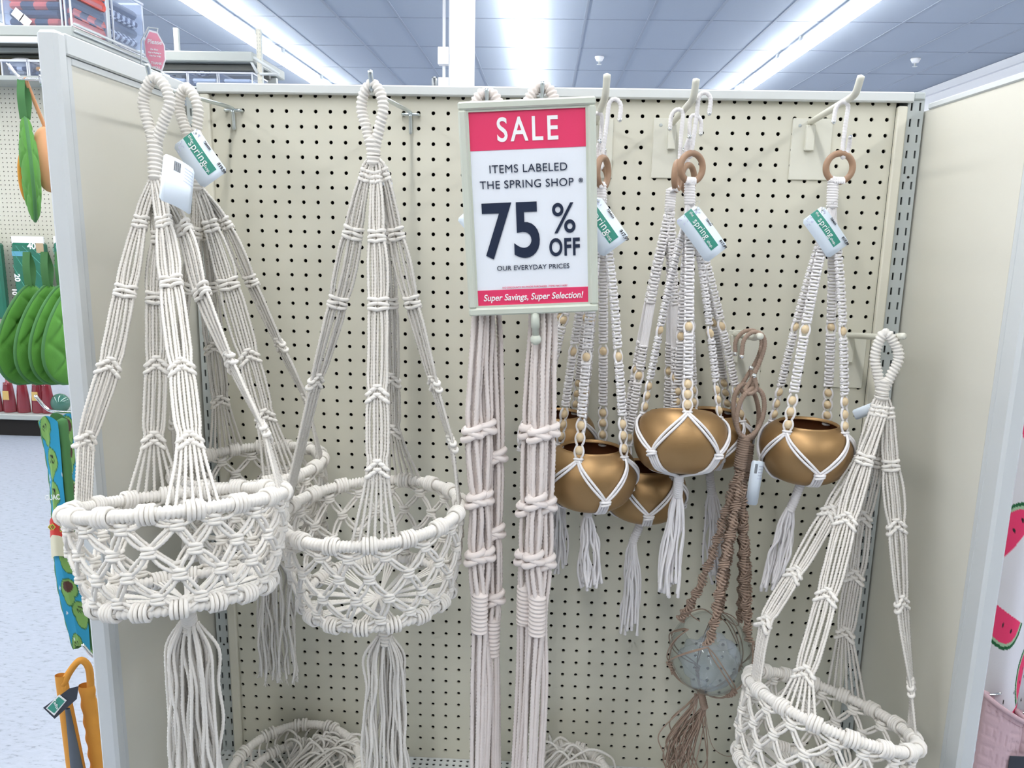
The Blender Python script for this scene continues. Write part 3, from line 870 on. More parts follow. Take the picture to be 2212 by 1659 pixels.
hang_tag(bk, ((826, 398), (822, 338), (846, 400), (850, 462)), -.275, 'price card seen nearly edge on', back=True, dys=(-.03, 0, .03, 0))
bk = basket('ivory rope basket hanging lowest, in the right corner of the bay', 'ivory rope hanging baskets', dict(
    seed=4, ring=(1793, 1530, -.29), r=.124, alpha=12, beta=16, drop=.115, r2=.108,
    Y0=-.195, apex=(1912, 720), lf=(1890, 775, .004), rt=(1941, 775, -.004), join=(1906, 838), gather=(1903, 862, 0), lr=.0082,
    straps=[
        dict(th=182, path=[(1890, 885), (1862, 990), (1792, 1108), (1716, 1240), (1652, 1345)], end_py=1480, knots=['square', 'square', 'chevron', 'chevron', 'chevron'], twist=(0, .6), spread=7, w=.019),
        dict(land=(1716, 'f'), path=[(1905, 888), (1868, 992), (1828, 1122), (1785, 1290), (1738, 1455)], end_py=1570, knots=['square', 'square', 'chevron', 'chevron', 'chevron'], twist=(.1, 1), spread=13, w=.024),
        dict(th=352, path=[(1918, 890), (1924, 1005), (1936, 1135), (1948, 1305), (1968, 1480)], end_py=1600, knots=['square', 'square', 'chevron', 'chevron', 'chevron'], twist=(0, .7), spread=7, w=.024),
        dict(land=(1826, 'b'), path=[(1902, 900), (1888, 1000), (1862, 1120), (1846, 1245), (1826, 1368)], end_py=1440, knots=[None, 'square', 'chevron', 'chevron', 'chevron'], twist=(.3, .9), spread=14, w=.021)],
    tassel=None))
hang_tag(bk, ((1862, 905), (1878, 845), (1890, 862), (1868, 930)), -.165, 'blue white price card seen nearly edge on', back=True)

# ------------------------------------------------------------------ pink-tinged rope bundles behind the sale sign
def bundle(lab, cfg):
    rnd = random.Random(cfg['seed'])
    Y = cfg['Y']; ap = at(*cfg['apex'], Y)
    t = thing('rope_plant_hanger', lab, 'plant hanger', ap, 'undone rope plant hangers behind the sign')
    # thick wrapped loop over the hook
    jn = ap - [0, 0, .105]
    lo = MB()
    P = cr([jn + [-.004, 0, 0], jn + [-.014, 0, .035], ap + [-.020, 0, -.030], ap + [-.011, 0, -.006], ap, ap + [.011, 0, -.006], ap + [.020, 0, -.030], jn + [.014, 0, .035], jn + [.004, 0, 0]], .0012)
    wrapped_tube(lo, P, .0082); obj('hanging_loop', lo, M_ropep, t)
    nk = MB(); wrapped_tube(nk, cr([jn + [0, 0, .01], jn - [0, 0, .02], jn - [0, 0, .055]], .0012), .0125, pitch=.006); obj('neck_wrap', nk, M_ropep, t)
    top = jn - [0, 0, .05]
    for sp in cfg['strands']:
        dy = sp['dy']; mb = MB(); K = [at(x, y, Y + dy * min(1, (y - 330) / 350.)) for x, y in sp['path']]
        axis = cr([top] + K, .006)
        L = np.concatenate([[0], np.cumsum(np.linalg.norm(np.diff(axis, axis=0), axis=1))])
        kz = [np.argmin(np.abs(axis[:, 2] - at(sp['path'][0][0], ky, Y + dy)[2])) for ky, _ in sp['knots']]
        nc = sp['n']
        for i in range(nc):
            a = 2 * PI * i / nc + sp.get('ph', 0); rad = np.full(len(axis), sp['r'])
            for q in kz: rad = rad * (1 - .35 * np.exp(-((L - L[q]) / .013) ** 2))
            rad = rad * np.clip(.55 + L / .16, .55, 1)
            tw = a + .5 * np.sin(L * 5 + i) + L * .35
            P = axis + np.stack([np.cos(tw) * rad, np.sin(tw) * rad * .8, 0 * rad], 1)
            rope(mb, P[::3], .0040, step=.0031, pitch=.017)
        so = obj('strand', mb, M_ropep, t)
        for q, (ky, kind) in zip(kz, sp['knots']):
            b = MB(); c = axis[q]
            if kind == 'wrap':
                wrapped_tube(b, cr([c + [0, 0, .030], c + [0, 0, .01], c - [0, 0, .010], c - [0, 0, .032]], .0011), sp['r'] + .0046, pitch=.0066, ridge=.22)
                obj('wrap', b, M_ropep, so)
            else:
                R = sp['r'] + .0036
                for dz, an, ox in ((-.005, .45, -.002), (.001, -.4, .002), (.006, .3, 0)):
                    loop(b, c + [ox, 0, dz], np.array([math.cos(an), 0, math.sin(an)]), np.array([0, 1.0, 0]), R, R * .9, .0050, 16, 8)
                obj('knot', b, M_ropep, so)
    return t
bk = bundle('undone ivory rope plant hanger below the left edge of the sale sign', dict(seed=11, Y=-.283, apex=(1052, 200), strands=[
    dict(path=[(1036, 690), (1028, 800), (1020, 940), (1030, 1100), (1026, 1200), (1036, 1330), (1032, 1480), (1028, 1690)], knots=[(940, 'k'), (1080, 'k'), (1202, 'k'), (1325, 'wrap')], n=6, r=.0088, dy=-.006),
    dict(path=[(1050, 690), (1046, 800), (1048, 935), (1042, 1085), (1046, 1205), (1034, 1330), (1046, 1480), (1040, 1690)], knots=[(928, 'k'), (1076, 'k'), (1196, 'k')], n=7, r=.0094, dy=.004, ph=.6),
    dict(path=[(1066, 690), (1070, 800), (1072, 986), (1068, 1150), (1068, 1285), (1062, 1372), (1064, 1480), (1066, 1690)], knots=[(986, 'k'), (1152, 'k'), (1290, 'k'), (1372, 'wrap')], n=7, r=.0094, dy=.022, ph=.3)]))
hang_tag(bk, ((992, 478), (1004, 450), (1046, 500), (1034, 528)), -.290, 'blue white price card peeping out beside the sign', back=True)
bundle('undone ivory rope plant hanger below the right half of the sale sign', dict(seed=12, Y=-.283, apex=(1171, 187), strands=[
    dict(path=[(1160, 690), (1152, 800), (1144, 930), (1138, 1095), (1134, 1200), (1134, 1310), (1130, 1480), (1118, 1690)], knots=[(932, 'k'), (1096, 'k'), (1200, 'k'), (1308, 'wrap')], n=7, r=.0090, dy=.010),
    dict(path=[(1172, 690), (1168, 800), (1164, 930), (1158, 1085), (1152, 1210), (1160, 1330), (1150, 1480), (1142, 1690)], knots=[(938, 'k'), (1084, 'k'), (1206, 'k'), (1330, 'wrap')], n=7, r=.0094, dy=-.008, ph=.5),
    dict(path=[(1188, 690), (1188, 800), (1186, 930), (1180, 1090), (1178, 1215), (1166, 1330), (1168, 1480), (1158, 1690)], knots=[(928, 'k'), (1092, 'k'), (1216, 'k')], n=6, r=.0086, dy=.004, ph=.2)]))

# ------------------------------------------------------------------ the sale sign
M_sframe = mat('sign_frame', (.60, .635, .55), .45)
M_poster = mat('poster_paper', (.86, .90, .97), .35)
M_pink = mat('poster_pink', (.80, .045, .145), .4)
M_navy = mat('poster_navy', (.012, .022, .055), .4)
SR = np.array([[.9979, -.0309, -.0570], [.0264, .9966, -.0778], [.0592, .0761, .9953]])
sw, sh = .187 * .9515, .2938 * .9515
sc = CAM_C + (np.array([.1492, -.2685, -.1909 + ZF]) - CAM_C) * .9515
su, sn, sv = SR[:, 0], -SR[:, 1], SR[:, 2]
def SP(x, y, d=0.0): return sc + su * x + sv * y + sn * d
t = thing('sale_sign', 'red and white 75 percent off sale sign in a pale green frame', 'sign', SP(0, -sh / 2))
FM = (np.stack([su, -sn, sv], 1), sc)
fw = .0105
b = MB()
for (x0, x1, z0, z1) in ((-sw / 2, sw / 2, sh / 2 - fw, sh / 2), (-sw / 2, sw / 2, -sh / 2, -sh / 2 + fw), (-sw / 2, -sw / 2 + fw, -sh / 2 + fw, sh / 2 - fw), (sw / 2 - fw, sw / 2, -sh / 2 + fw, sh / 2 - fw)):
    cbox(b, x0, x1, -.006, .006, z0, z1, .0022, FM)
obj('frame', b, M_sframe, t, False)
b = MB(); g = fw + .0028
for (x0, x1, z0, z1) in ((-sw / 2 + fw, sw / 2 - fw, sh / 2 - g, sh / 2 - fw), (-sw / 2 + fw, sw / 2 - fw, -sh / 2 + fw, -sh / 2 + g), (-sw / 2 + fw, -sw / 2 + g, -sh / 2 + g, sh / 2 - g), (sw / 2 - g, sw / 2 - fw, -sh / 2 + g, sh / 2 - g)):
    box(b, x0, x1, -.0025, .003, z0, z1, FM)
obj('frame_lip', b, M_sframe, t, False)
po = obj('poster', box(MB(), -sw / 2 + fw, sw / 2 - fw, .0005, .002, -sh / 2 + fw, sh / 2 - fw, FM), M_poster, t, False)
iw = sw - 2 * fw
def py2(v): return v
def band(y0, y1):
    return obj('colour_band', box(MB(), -iw / 2 + .0008, iw / 2 - .0008, .0000, .0006, y0, y1, FM), M_pink, po, False)
IT = sh / 2 - fw; IH_ = sh - 2 * fw
def fy(f): return IT - f * IH_                         # f measured down the poster
band(fy(.197), fy(.008)); band(fy(.993), fy(.908))
def put(s, xf, yf, size, m, **k): return text('lettering', s, SP(xf * iw, fy(yf), .0006), su, sv, size, m, po, **k)
put('SALE', .0, .106, .0425, M_wprint, xs=.78, bold=.00055, space=1.22)
put('ITEMS LABELED', -.005, .292, .0146, M_navy, bold=0.0, space=1.05)
put('THE SPRING SHOP', -.022, .369, .0146, M_navy, bold=0.0, space=1.05, xs=.99)
put('®', .435, .362, .0075, M_navy, bold=.0001)
put('75', -.165, .615, .1010, M_navy, xs=.80, bold=.0021, space=1.03)
put('%', .285, .555, .0560, M_navy, xs=.86, bold=.0003)
put('OFF', .285, .700, .0320, M_navy, xs=.70, bold=.0009, space=1.10)
put('OUR EVERYDAY PRICES', .01, .795, .0092, M_navy, xs=1.02)
put('NO DISCOUNTS ON PRIOR PURCHASES  ITEMS MAY VARY', .02, .897, .0034, M_pink)
put('Super Savings, Super Selection!', .0, .950, .0124, M_wprint, bold=.0002, shear=.22, xs=.88)
sb = SP(.002, -sh / 2)
b = MB(); lathe(b, sb, [(0, .004), (.0056, .004), (.0062, -.010), (.0062, -.020), (.0048, -.0205), (.0046, -.034), (0, -.034)], 18, axis=sv); obj('stem', b, M_sframe, t)
b = MB(); ball(b, sb - sv * .037, .0078, 18, 12); obj('ball_foot', b, M_sframe, t)
b = MB(); cbox(b, -.03, .03, .006, .012, sh * .32, sh * .40, .001, FM)
tube(b, cr([SP(-.012, sh * .36, -.012), SP(-.012, sh * .41, -.02), SP(-.012, sh * .43, -.018)], .003), .002, 8)
obj('hanger_clip', b, M_sframe, t, False)
b = MB(); c_ = at(997, 470, -.27)
box(b, c_[0] - .005, c_[0] + .02, c_[1], c_[1] + .0006, c_[2] - .008, c_[2] + .008)

# ------------------------------------------------------------------ gold pots in white cord hangers
def sinnet(mb, P, sd, nrm, wd, pitch=.0052, r=.0019):
    """braided band of square knots along P"""
    L = np.concatenate([[0], np.cumsum(np.linalg.norm(np.diff(P, axis=0), axis=1))])
    T = np.gradient(P, axis=0); T /= np.linalg.norm(T, axis=1)[:, None]
    n = int(L[-1] / pitch)
    for k in range(n):
        s = (k + .5) * pitch
        c = np.array([np.interp(s, L, P[:, i]) for i in range(3)]); i = min(len(P) - 1, np.searchsorted(L, s))
        d = T[i]; u = unit(sd - np.dot(sd, d) * d); v = np.cross(u, d)
        an = .10 if k % 2 else -.10
        loop(mb, c, u * math.cos(an) + d * math.sin(an), v, wd / 2, wd * .30, r, 10, 5)
        e = c + u * wd * .5 * (1 if k % 2 else -1)
        loop(mb, e - v * .001, d, v, .0022, .002, r * .9, 6, 5)

def s_hook(mb, balls, top, bot, rr, fwd, r=.0034, side=np.array([1., 0, 0])):
    """wrapped S-shaped wire: upper crook over the peg, lower crook through the ring"""
    up = unit(top - bot)
    P = [top - up * rr * 3.2 + side * rr * 2.0 * fwd, top - up * rr * .9 + side * rr * 1.9 * fwd, top + up * rr * .1 + side * rr * 1.0 * fwd, top - up * rr * .5 - side * rr * .05 * fwd,
         top * .6 + bot * .4 - side * rr * .1 * fwd, bot + up * rr * .7 - side * rr * .25 * fwd, bot - up * rr * .25 - side * rr * .9 * fwd * .6, bot + up * rr * 1.2 - side * rr * 1.2 * fwd, bot + up * rr * 3.0 - side * rr * 1.0 * fwd + [0, -.006, 0]]
    C = cr(P, .0012)
    wrapped_tube(mb, C, r, pitch=.0042, n=10, ridge=.22)
    for e in (C[0], C[-1]): ball(balls, e, .0036, 12, 8)

POT = [(.66, 0), (.80, -.09), (.91, -.22), (.98, -.40), (1.0, -.58), (.97, -.80), (.89, -1.0), (.76, -1.17), (.58, -1.28), (.40, -1.325), (.0, -1.33)]
def pot_hanger(lab, cfg):
    rnd = random.Random(cfg['seed'])
    cx, cy, Y = cfg['pot']; R = cfg['R']
    ax = unit(np.array([cfg.get('lean', 0.0), cfg.get('tip', 0.0), 1.0]))     # pot axis
    cpot = at(cx, cy, Y)                         # centre of the belly
    topc = cpot + ax * R * .58
    t = thing('pot_hanger', lab, 'plant hanger', cpot, 'gold pots in white cord hangers')
    exx = unit(np.cross([0, 1.0, 0], ax)); eyy = np.cross(ax, exx)
    def on(th, h, out=0.0):
        pr = np.array(POT); hh = -pr[::-1, 1]; 
        rad = np.interp(-h, pr[:, 1] * -1, pr[:, 0]) * R + out
        return topc + ax * h * R + rad * (math.cos(th) * exx + math.sin(th) * eyy)
    b = MB(); prof = [(q[0] * R, q[1] * R) for q in POT]
    fine = cr([(a, 0, h) for a, h in prof], R * .05); fine = [(max(0, p[0]), p[2]) for p in fine]
    lathe(b, topc, [(POT[0][0] * R - .0022, -.004), (POT[0][0] * R - .0012, .0008), (POT[0][0] * R, .0004)] + fine, 56, axis=ax)
    po_ = obj('pot', b, M_gold, t)
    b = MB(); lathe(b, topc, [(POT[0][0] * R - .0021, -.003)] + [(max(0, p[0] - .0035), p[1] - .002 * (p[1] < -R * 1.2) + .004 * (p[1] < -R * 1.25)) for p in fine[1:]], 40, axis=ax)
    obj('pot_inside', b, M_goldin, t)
    # S hook, ring, wrap
    hk = at(*cfg['hook'], cfg['Yh']); rc = at(*cfg['ringc'], cfg['Yh'] + .004); g0 = at(*cfg['wrap'][0], cfg['Yh'] + .004); g1 = at(*cfg['wrap'][1], cfg['Yh'] + .004)
    hm = MB(); bl = MB()
    s_hook(hm, bl, hk, rc + [0, 0, .017], .0085, cfg.get('fwd', 1))
    ho = obj('s_hook', hm, M_cord, t); obj('ball_end', bl, M_chrome, ho)
    a = cfg.get('ring_turn', 0); ru = np.array([math.cos(a), math.sin(a), 0]); rr = .0205
    rg = MB(); loop(rg, rc, ru, np.array([0, 0, 1.0]), rr, rr, .0048, 40, 12); obj('wooden_ring', rg, M_wood, t)
    wr = MB(); wrapped_tube(wr, cr([g0, (g0 + g1) / 2, g1], .0012), .0088, pitch=.0040, n=18, ridge=.24)
    rbot = rc - [0, 0, rr]
    for dx in (-.007, -.0035, 0, .0035, .007):
        tube(wr, cr([rbot + ru * dx + [0, -.007, -.003], rbot + ru * dx + [0, -.005, .004], rbot + ru * dx * .9 + [0, .004, .005], rbot + ru * dx + [0, .007, -.004]], .002), .0019, 6)
        tube(wr, cr([rbot + ru * dx + [0, -.007, -.002], (rbot + g0) / 2 + ru * dx + [0, -.006, 0], g0 + ru * dx + [0, -.003, -.004]], .003), .0019, 6)
    obj('wrap', wr, M_cord, t)
    TH = [math.radians(x) for x in cfg['th']]
    K = len(TH); beads = cfg.get('beads', (.55, .86, .915, .97))
    for i, th in enumerate(TH):
        e = on(th, -.06, .004)
        st = g1
        side = -math.sin(th) * exx + math.cos(th) * eyy
        if side[0] < 0: side = -side
        sd = unit(side * .75 + np.array([.6, 0, 0]))
        bow = np.array([math.cos(th), math.sin(th) * .8, 0]) * cfg.get('bow', .006)
        axis = cr([st, st * .7 + e * .3 + bow, st * .35 + e * .65 + bow * .8, e], .0025)
        L = np.linspace(0, 1, len(axis)); nrm = np.cross(sd, unit(e - st))
        f0, f1 = cfg.get('open', (.0, .14)) if isinstance(cfg.get('open', (0, .14)), tuple) else (0, .14)
        sm = MB()
        Lm = np.linalg.norm(e - st); bf = [(q - .006 / Lm * 1.15, q + .006 / Lm * 1.15) for q in beads]
        bounds = []
        cur = 0.0
        for (a0, a1) in [(f0, f1)] + bf:
            if a0 > cur: bounds.append((cur, a0))
            cur = a1
        if cur < 1: bounds.append((cur, 1.0))
        for a0, a1 in bounds:
            seg = axis[(L >= a0) & (L <= a1)]
            if len(seg) > 2: sinnet(sm, seg, sd, nrm, .0115)
        for (a0, a1) in [(f0, f1)] + bf:
            idx = (L >= max(0, a0 - .012)) & (L <= min(1, a1 + .012)); seg = axis[idx]
            if len(seg) < 3: continue
            ph = np.sin(PI * np.linspace(0, 1, len(seg)))
            wds = (-.0052, -.0026, 0, .0026, .0052) if (a0, a1) == (f0, f1) else (-.0035, .0035)
            for wv in wds:
                out = wv * (1 + (0.9 * ph if len(wds) == 2 else 0 * ph))
                tube(sm, seg + sd * np.reshape(out, (-1, 1)), .0019, 6)
        so = obj('strap', sm, M_cord, t)
        for q in beads:
            c = axis[int(q * (len(axis) - 1))]; d = unit(e - st)
            b = MB(); R_ = np.stack([sd, nrm, d], 1)
            ball(b, c, .0060, 16, 10, (1, 1, 1.15), R_); obj('wooden_bead', b, M_bead, so)
        # cords over the belly: from each strap down to the two nodes beside it
        nb = MB()
        loop(nb, e - [0, 0, .001], sd, nrm, .0062, .0045, .0019, 10, 6); loop(nb, e - [0, 0, .005], sd, nrm, .0058, .0045, .0019, 10, 6)
        for sg in (1, -1):
            nx = TH[(i + sg) % K]; dth = (nx - th + PI) % (2 * PI) - PI
            for o_ in (-.003, .003):
                P = []
                for f in np.linspace(0, 1, 7):
                    th_ = th + dth * .5 * f; h = -.10 - (cfg.get('nodeh', .92) - .10) * f
                    p = on(th_, h, .0025)
                    tng = -math.sin(th_) * exx + math.cos(th_) * eyy
                    p = p + (tng * .5 * (1 if sg * dth > 0 else 1) + ax * .8 * math.copysign(1, dth)) * o_ * (1 - .55 * abs(2 * f - 1) ** 2)
                    P.append(p)
                tube(nb, cr(P, .004), .0021, 6)
        obj('net_cord', nb, M_cord, t)
    bottom = topc - ax * 1.345 * R
    for i in range(K):
        th = TH[i]; nx = TH[(i + 1) % K]; dth = (nx - th + PI) % (2 * PI) - PI; tm = th + dth / 2
        if K == 2 or True:
            nb = MB(); h0 = -cfg.get('nodeh', .92); c = on(tm, h0, .003); tng = -math.sin(tm) * exx + math.cos(tm) * eyy
            nr = math.cos(tm) * exx + math.sin(tm) * eyy
            loop(nb, c, tng, nr, .0078, .0042, .0021, 10, 6); loop(nb, c - ax * .004, unit(tng + ax * .2), nr, .0074, .0042, .0021, 10, 6)
            for o_ in (-.0062, -.0021, .0021, .0062):
                P = [on(tm, h, .0025) + tng * o_ for h in (h0 - .02, h0 - .14, h0 - .26, -1.27)] + [bottom + nr * R * .22 + tng * o_ * .6, bottom - ax * .003 + tng * o_ * .2]
                tube(nb, cr(P, .004), .0021, 6)
            obj('net_knot', nb, M_cord, t)
    # tassel
    tb = at(*cfg['tas'][0], Y + .0); tl_ = at(*cfg['tas'][1], Y); 
    b = MB(); wrapped_tube(b, cr([bottom + ax * .002, (bottom + tb) / 2, tb], .0012), .0078, pitch=.0042, n=14, ridge=.24); obj('tassel_wrap', b, M_cord, t)
    b = MB(); dv = tl_ - tb; Lt = np.linalg.norm(dv)
    for i in range(18):
        a = rnd.uniform(0, 2 * PI); q = math.sqrt(rnd.random()); w_ = cfg.get('tw', .019)
        dx = np.array([math.cos(a) * q, math.sin(a) * q * .6, 0]) * w_
        P = [tb + dx * .3 + [0, 0, .006]]
        le = rnd.uniform(.86, 1.03)
        for f in (.14, .35, .55, .78, 1.0):
            P.append(tb + dv * f * le + dx * min(1.0, .45 + f) + np.array([rnd.uniform(-.004, .004), rnd.uniform(-.003, .003), 0]))
        P = cr(P, .005)
        tube(b, P, np.concatenate([np.full(len(P) - 2, .0021), [.0026, .0030]]), 6)
    obj('tassel', b, M_cord, t)
    return t

p = pot_hanger('gold pot in white cord hanger, hanging alone nearest the right side panel', dict(seed=21, pot=(1740, 968, -.170), R=.0705, hook=(1832, 222), ringc=(1813, 362), wrap=((1800, 386), (1797, 448)), Yh=-.165,
    th=(221, 322, 41, 142), tas=((1706, 1104), (1664, 1275)), tip=-.0, ring_turn=.1, fwd=-1, beads=(.55, .865, .92, .975)))
hang_tag(p, ((1733, 480), (1776, 441), (1838, 522), (1785, 563)), -.176, 'green and white price card', string_to=at(1800, 440, -.17))
p = pot_hanger('gold pot in white cord hanger tipped to show its underside', dict(seed=22, pot=(1470, 948, -.215), R=.0720, hook=(1512, 202), ringc=(1494, 362), wrap=((1490, 392), (1490, 442)), Yh=-.190,
    th=(268, 358, 88, 178), tas=((1464, 1072), (1440, 1285)), tip=.33, lean=.03, ring_turn=.5, fwd=1, beads=(.60, .87, .92, .972), bow=.004))
hang_tag(p, ((1459, 478), (1505, 441), (1580, 533), (1518, 569)), -.212, 'green and white price card', string_to=at(1496, 440, -.2))
p = pot_hanger('gold pot in white cord hanger showing below and behind the tipped one', dict(seed=23, pot=(1392, 1056, -.115), R=.0700, hook=(1475, 238), ringc=(1463, 380), wrap=((1450, 410), (1447, 450)), Yh=-.140,
    th=(225, 315, 45, 135), tas=((1366, 1172), (1355, 1365)), ring_turn=1.2, fwd=-1, beads=(.62, .86, .915, .97), open=(.36, .50)))
p = pot_hanger('gold pot in white cord hanger behind the right side of the tipped one', dict(seed=24, pot=(1535, 940, -.084), R=.0690, hook=(1492, 250), ringc=(1486, 385), wrap=((1488, 412), (1490, 452)), Yh=-.095,
    th=(318, 48, 138, 228), tas=((1538, 1070), (1545, 1255)), ring_turn=.9, fwd=1, beads=(.55, .86, .915, .97)))
p = pot_hanger('gold pot in white cord hanger just right of the rope bundles', dict(seed=25, pot=(1275, 1022, -.205), R=.0730, hook=(1318, 216), ringc=(1302, 372), wrap=((1298, 398), (1299, 440)), Yh=-.205,
    th=(248, 325, 68, 145), tas=((1269, 1115), (1276, 1270)), ring_turn=1.1, fwd=1, beads=(.60, .87, .92, .972), tip=.02))
hang_tag(p, ((1234, 462), (1299, 428), (1361, 512), (1300, 558)), -.225, 'green and white price card', string_to=at(1304, 440, -.2))
p = pot_hanger('gold pot in white cord hanger farthest back, partly hidden by the rope bundles', dict(seed=26, pot=(1204, 940, -.076), R=.0665, hook=(1300, 246), ringc=(1290, 385), wrap=((1286, 410), (1284, 448)), Yh=-.110,
    th=(235, 320, 55, 140), tas=((1205, 1070), (1200, 1235)), ring_turn=.6, fwd=-1, beads=(.52, .86, .915, .97)))

# ------------------------------------------------------------------ brown cord hangers, one with a glass bowl
def thin_clear(name, tint, ior, gloss_rough, haze=0.0, hazecol=(.8, .82, .86)):
    m = bpy.data.materials.new(name); m.use_nodes = True; nt = m.node_tree
    for n in list(nt.nodes): nt.nodes.remove(n)
    out = nt.nodes.new('ShaderNodeOutputMaterial'); tr = nt.nodes.new('ShaderNodeBsdfTransparent'); gl = nt.nodes.new('ShaderNodeBsdfGlossy'); fr = nt.nodes.new('ShaderNodeMath'); lw = nt.nodes.new('ShaderNodeLayerWeight'); pw = nt.nodes.new('ShaderNodeMath'); mx = nt.nodes.new('ShaderNodeMixShader')
    tr.inputs[0].default_value = (*tint, 1); gl.inputs['Roughness'].default_value = gloss_rough
    lw.inputs['Blend'].default_value = .5; pw.operation = 'POWER'; pw.inputs[1].default_value = 4.5; fr.operation = 'MULTIPLY_ADD'; fr.inputs[1].default_value = .75; fr.inputs[2].default_value = ((ior - 1) / (ior + 1)) ** 2
    nt.links.new(lw.outputs['Facing'], pw.inputs[0]); nt.links.new(pw.outputs[0], fr.inputs[0])
    nt.links.new(fr.outputs[0], mx.inputs[0]); nt.links.new(tr.outputs[0], mx.inputs[1]); nt.links.new(gl.outputs[0], mx.inputs[2])
    last = mx
    if haze:
        df = nt.nodes.new('ShaderNodeBsdfTranslucent'); df.inputs[0].default_value = (*hazecol, 1); d2 = nt.nodes.new('ShaderNodeBsdfDiffuse'); d2.inputs[0].default_value = (*hazecol, 1)
        a = nt.nodes.new('ShaderNodeAddShader'); nt.links.new(df.outputs[0], a.inputs[0]); nt.links.new(d2.outputs[0], a.inputs[1])
        m2 = nt.nodes.new('ShaderNodeMixShader'); m2.inputs[0].default_value = haze
        nt.links.new(mx.outputs[0], m2.inputs[1]); nt.links.new(a.outputs[0], m2.inputs[2]); last = m2
    nt.links.new(last.outputs[0], out.inputs[0])
    return m
M_glass = thin_clear('clear_glass', (.93, .945, .945), 1.42, .02)
M_film = thin_clear('clear_plastic_film', (.90, .92, .95), 1.5, .12, haze=.15, hazecol=(.62, .65, .72))

def spiral_sinnet(mb, P, wd, pitch=.0044, turn=5.2, r=.0016, ph=0.0):
    """half-knot band that spirals round its core"""
    L = np.concatenate([[0], np.cumsum(np.linalg.norm(np.diff(P, axis=0), axis=1))])
    T = np.gradient(P, axis=0); T /= np.linalg.norm(T, axis=1)[:, None]
    n = int(L[-1] / pitch)
    for k in range(n):
        s = (k + .5) * pitch; i = min(len(P) - 1, np.searchsorted(L, s))
        c = np.array([np.interp(s, L, P[:, q]) for q in range(3)]); d = T[i]
        a = ph + turn * k * .115
        u = unit(np.cross(d, [0.1, 1, 0.0])); v = np.cross(d, u)
        uu = u * math.cos(a) + v * math.sin(a); vv = np.cross(d, uu)
        loop(mb, c, unit(uu + d * .35), vv, wd / 2, wd * .20, r, 9, 5)
    tube(mb, P[::4], wd * .22, 6)

def brown_hanger(lab, cfg):
    rnd = random.Random(cfg['seed']); Y = cfg['Y']
    hk = at(*cfg['hook'], Y)
    t = thing('brown_plant_hanger', lab, 'plant hanger', hk, 'brown cord hangers on one peg')
    b = MB(); bl = MB(); C = cr([at(x, y, Y + dy) for x, y, dy in cfg['s']], .0012)
    wrapped_tube(b, C, .0036, pitch=.0040, n=10, ridge=.25)
    so = obj('s_hook', b, M_jute, t)
    ball(bl, C[0], .0042, 14, 9); ball(bl, C[-1], .0042, 14, 9); obj('ball_end', bl, M_chrome, so)
    rx, ry, ra, rb, tl, ty = cfg['ring']; rc = at(rx, ry, Y - .004)
    m_ = np.linalg.norm(at(rx + 1, ry, Y) - at(rx, ry, Y)); tt = np.linspace(0, 2 * PI, 220, endpoint=False)
    U = np.array([math.cos(ty), math.sin(ty), math.tan(tl) * .3]); U = unit(U); W = unit(np.array([math.sin(tl) * .5, 0, 1]))
    P = rc + np.cos(tt)[:, None] * ra * m_ * U + np.sin(tt)[:, None] * rb * m_ * W
    b = MB(); wrapped_tube(b, P, .0040, True, pitch=.0036, n=10, ridge=.22, ref=np.cross(U, W)); obj('wrapped_ring', b, M_jute, t)
    g0 = at(*cfg['wrap'][0], Y); g1 = at(*cfg['wrap'][1], Y)
    b = MB(); wrapped_tube(b, cr([g0, (g0 + g1) / 2, g1], .0012), .0105, pitch=.0038, n=16, ridge=.25); obj('wrap', b, M_jute, t)
    for i, pth in enumerate(cfg['straps']):
        K = [at(x, y, Y + dy) for x, y, dy in pth]
        b = MB(); spiral_sinnet(b, cr([g1] + K, .002), cfg.get('sw', .0165), ph=i * 1.3)
        obj('strap', b, M_jute, t)
    return t, g1

BY = -.165
gc = at(1535, 1410, BY); GR = .0690
t, g1 = brown_hanger('brown spiral cord hanger holding the round clear glass bowl', dict(seed=31, Y=-.175, hook=(1640, 722),
    s=[(1602, 770, 0), (1607, 735, 0), (1625, 718, 0), (1645, 722, -.002), (1652, 745, 0), (1640, 785, 0), (1622, 822, 0), (1610, 842, -.004), (1622, 850, -.008), (1634, 838, -.008), (1629, 812, -.010)],
    ring=(1621, 892, 31, 55, .15, .2), wrap=((1608, 945), (1598, 1010)),
    straps=[[(1572, 1090, -.02), (1538, 1200, -.035), (1500, 1290, -.045), (1468, 1340, -.02)],
            [(1590, 1090, -.03), (1572, 1180, -.055), (1556, 1260, -.075), (1540, 1360, -.082), (1526, 1392, -.075)],
            [(1604, 1080, -.01), (1606, 1180, 0), (1609, 1290, .0), (1612, 1335, .005), (1619, 1388, .0)],
            [(1590, 1095, .02), (1575, 1190, .035), (1564, 1260, .045), (1552, 1328, .05)]]))
hang_tag(t, ((1612, 1088), (1622, 993), (1650, 998), (1637, 1090)), -.185, 'blue white price card with a barcode', back=True)
prof = []
for a in np.linspace(.78, PI, 26): prof.append((GR * math.sin(a), GR * math.cos(a)))
prof[-1] = (0, -GR)
inner = [((GR - .0022) * math.sin(a), (GR - .0022) * math.cos(a)) for a in np.linspace(PI, .78, 26)]; inner[0] = (0, -(GR - .0022))
b = MB(); axg = unit([-.04, -.25, 1.0])
lathe(b, gc, prof + inner, 48, axis=axg); V = np.concatenate(b.v)
lathe(b, gc, [inner[-1], ((GR - .001) * math.sin(.76), (GR - .001) * math.cos(.76)), prof[0]], 48, axis=axg)
bowl = solo('glass_bowl', b, M_glass, 'round clear glass bowl held in the brown cord hanger', 'bowl', loc=gc)
b = MB(); rr = np.random.default_rng(5)
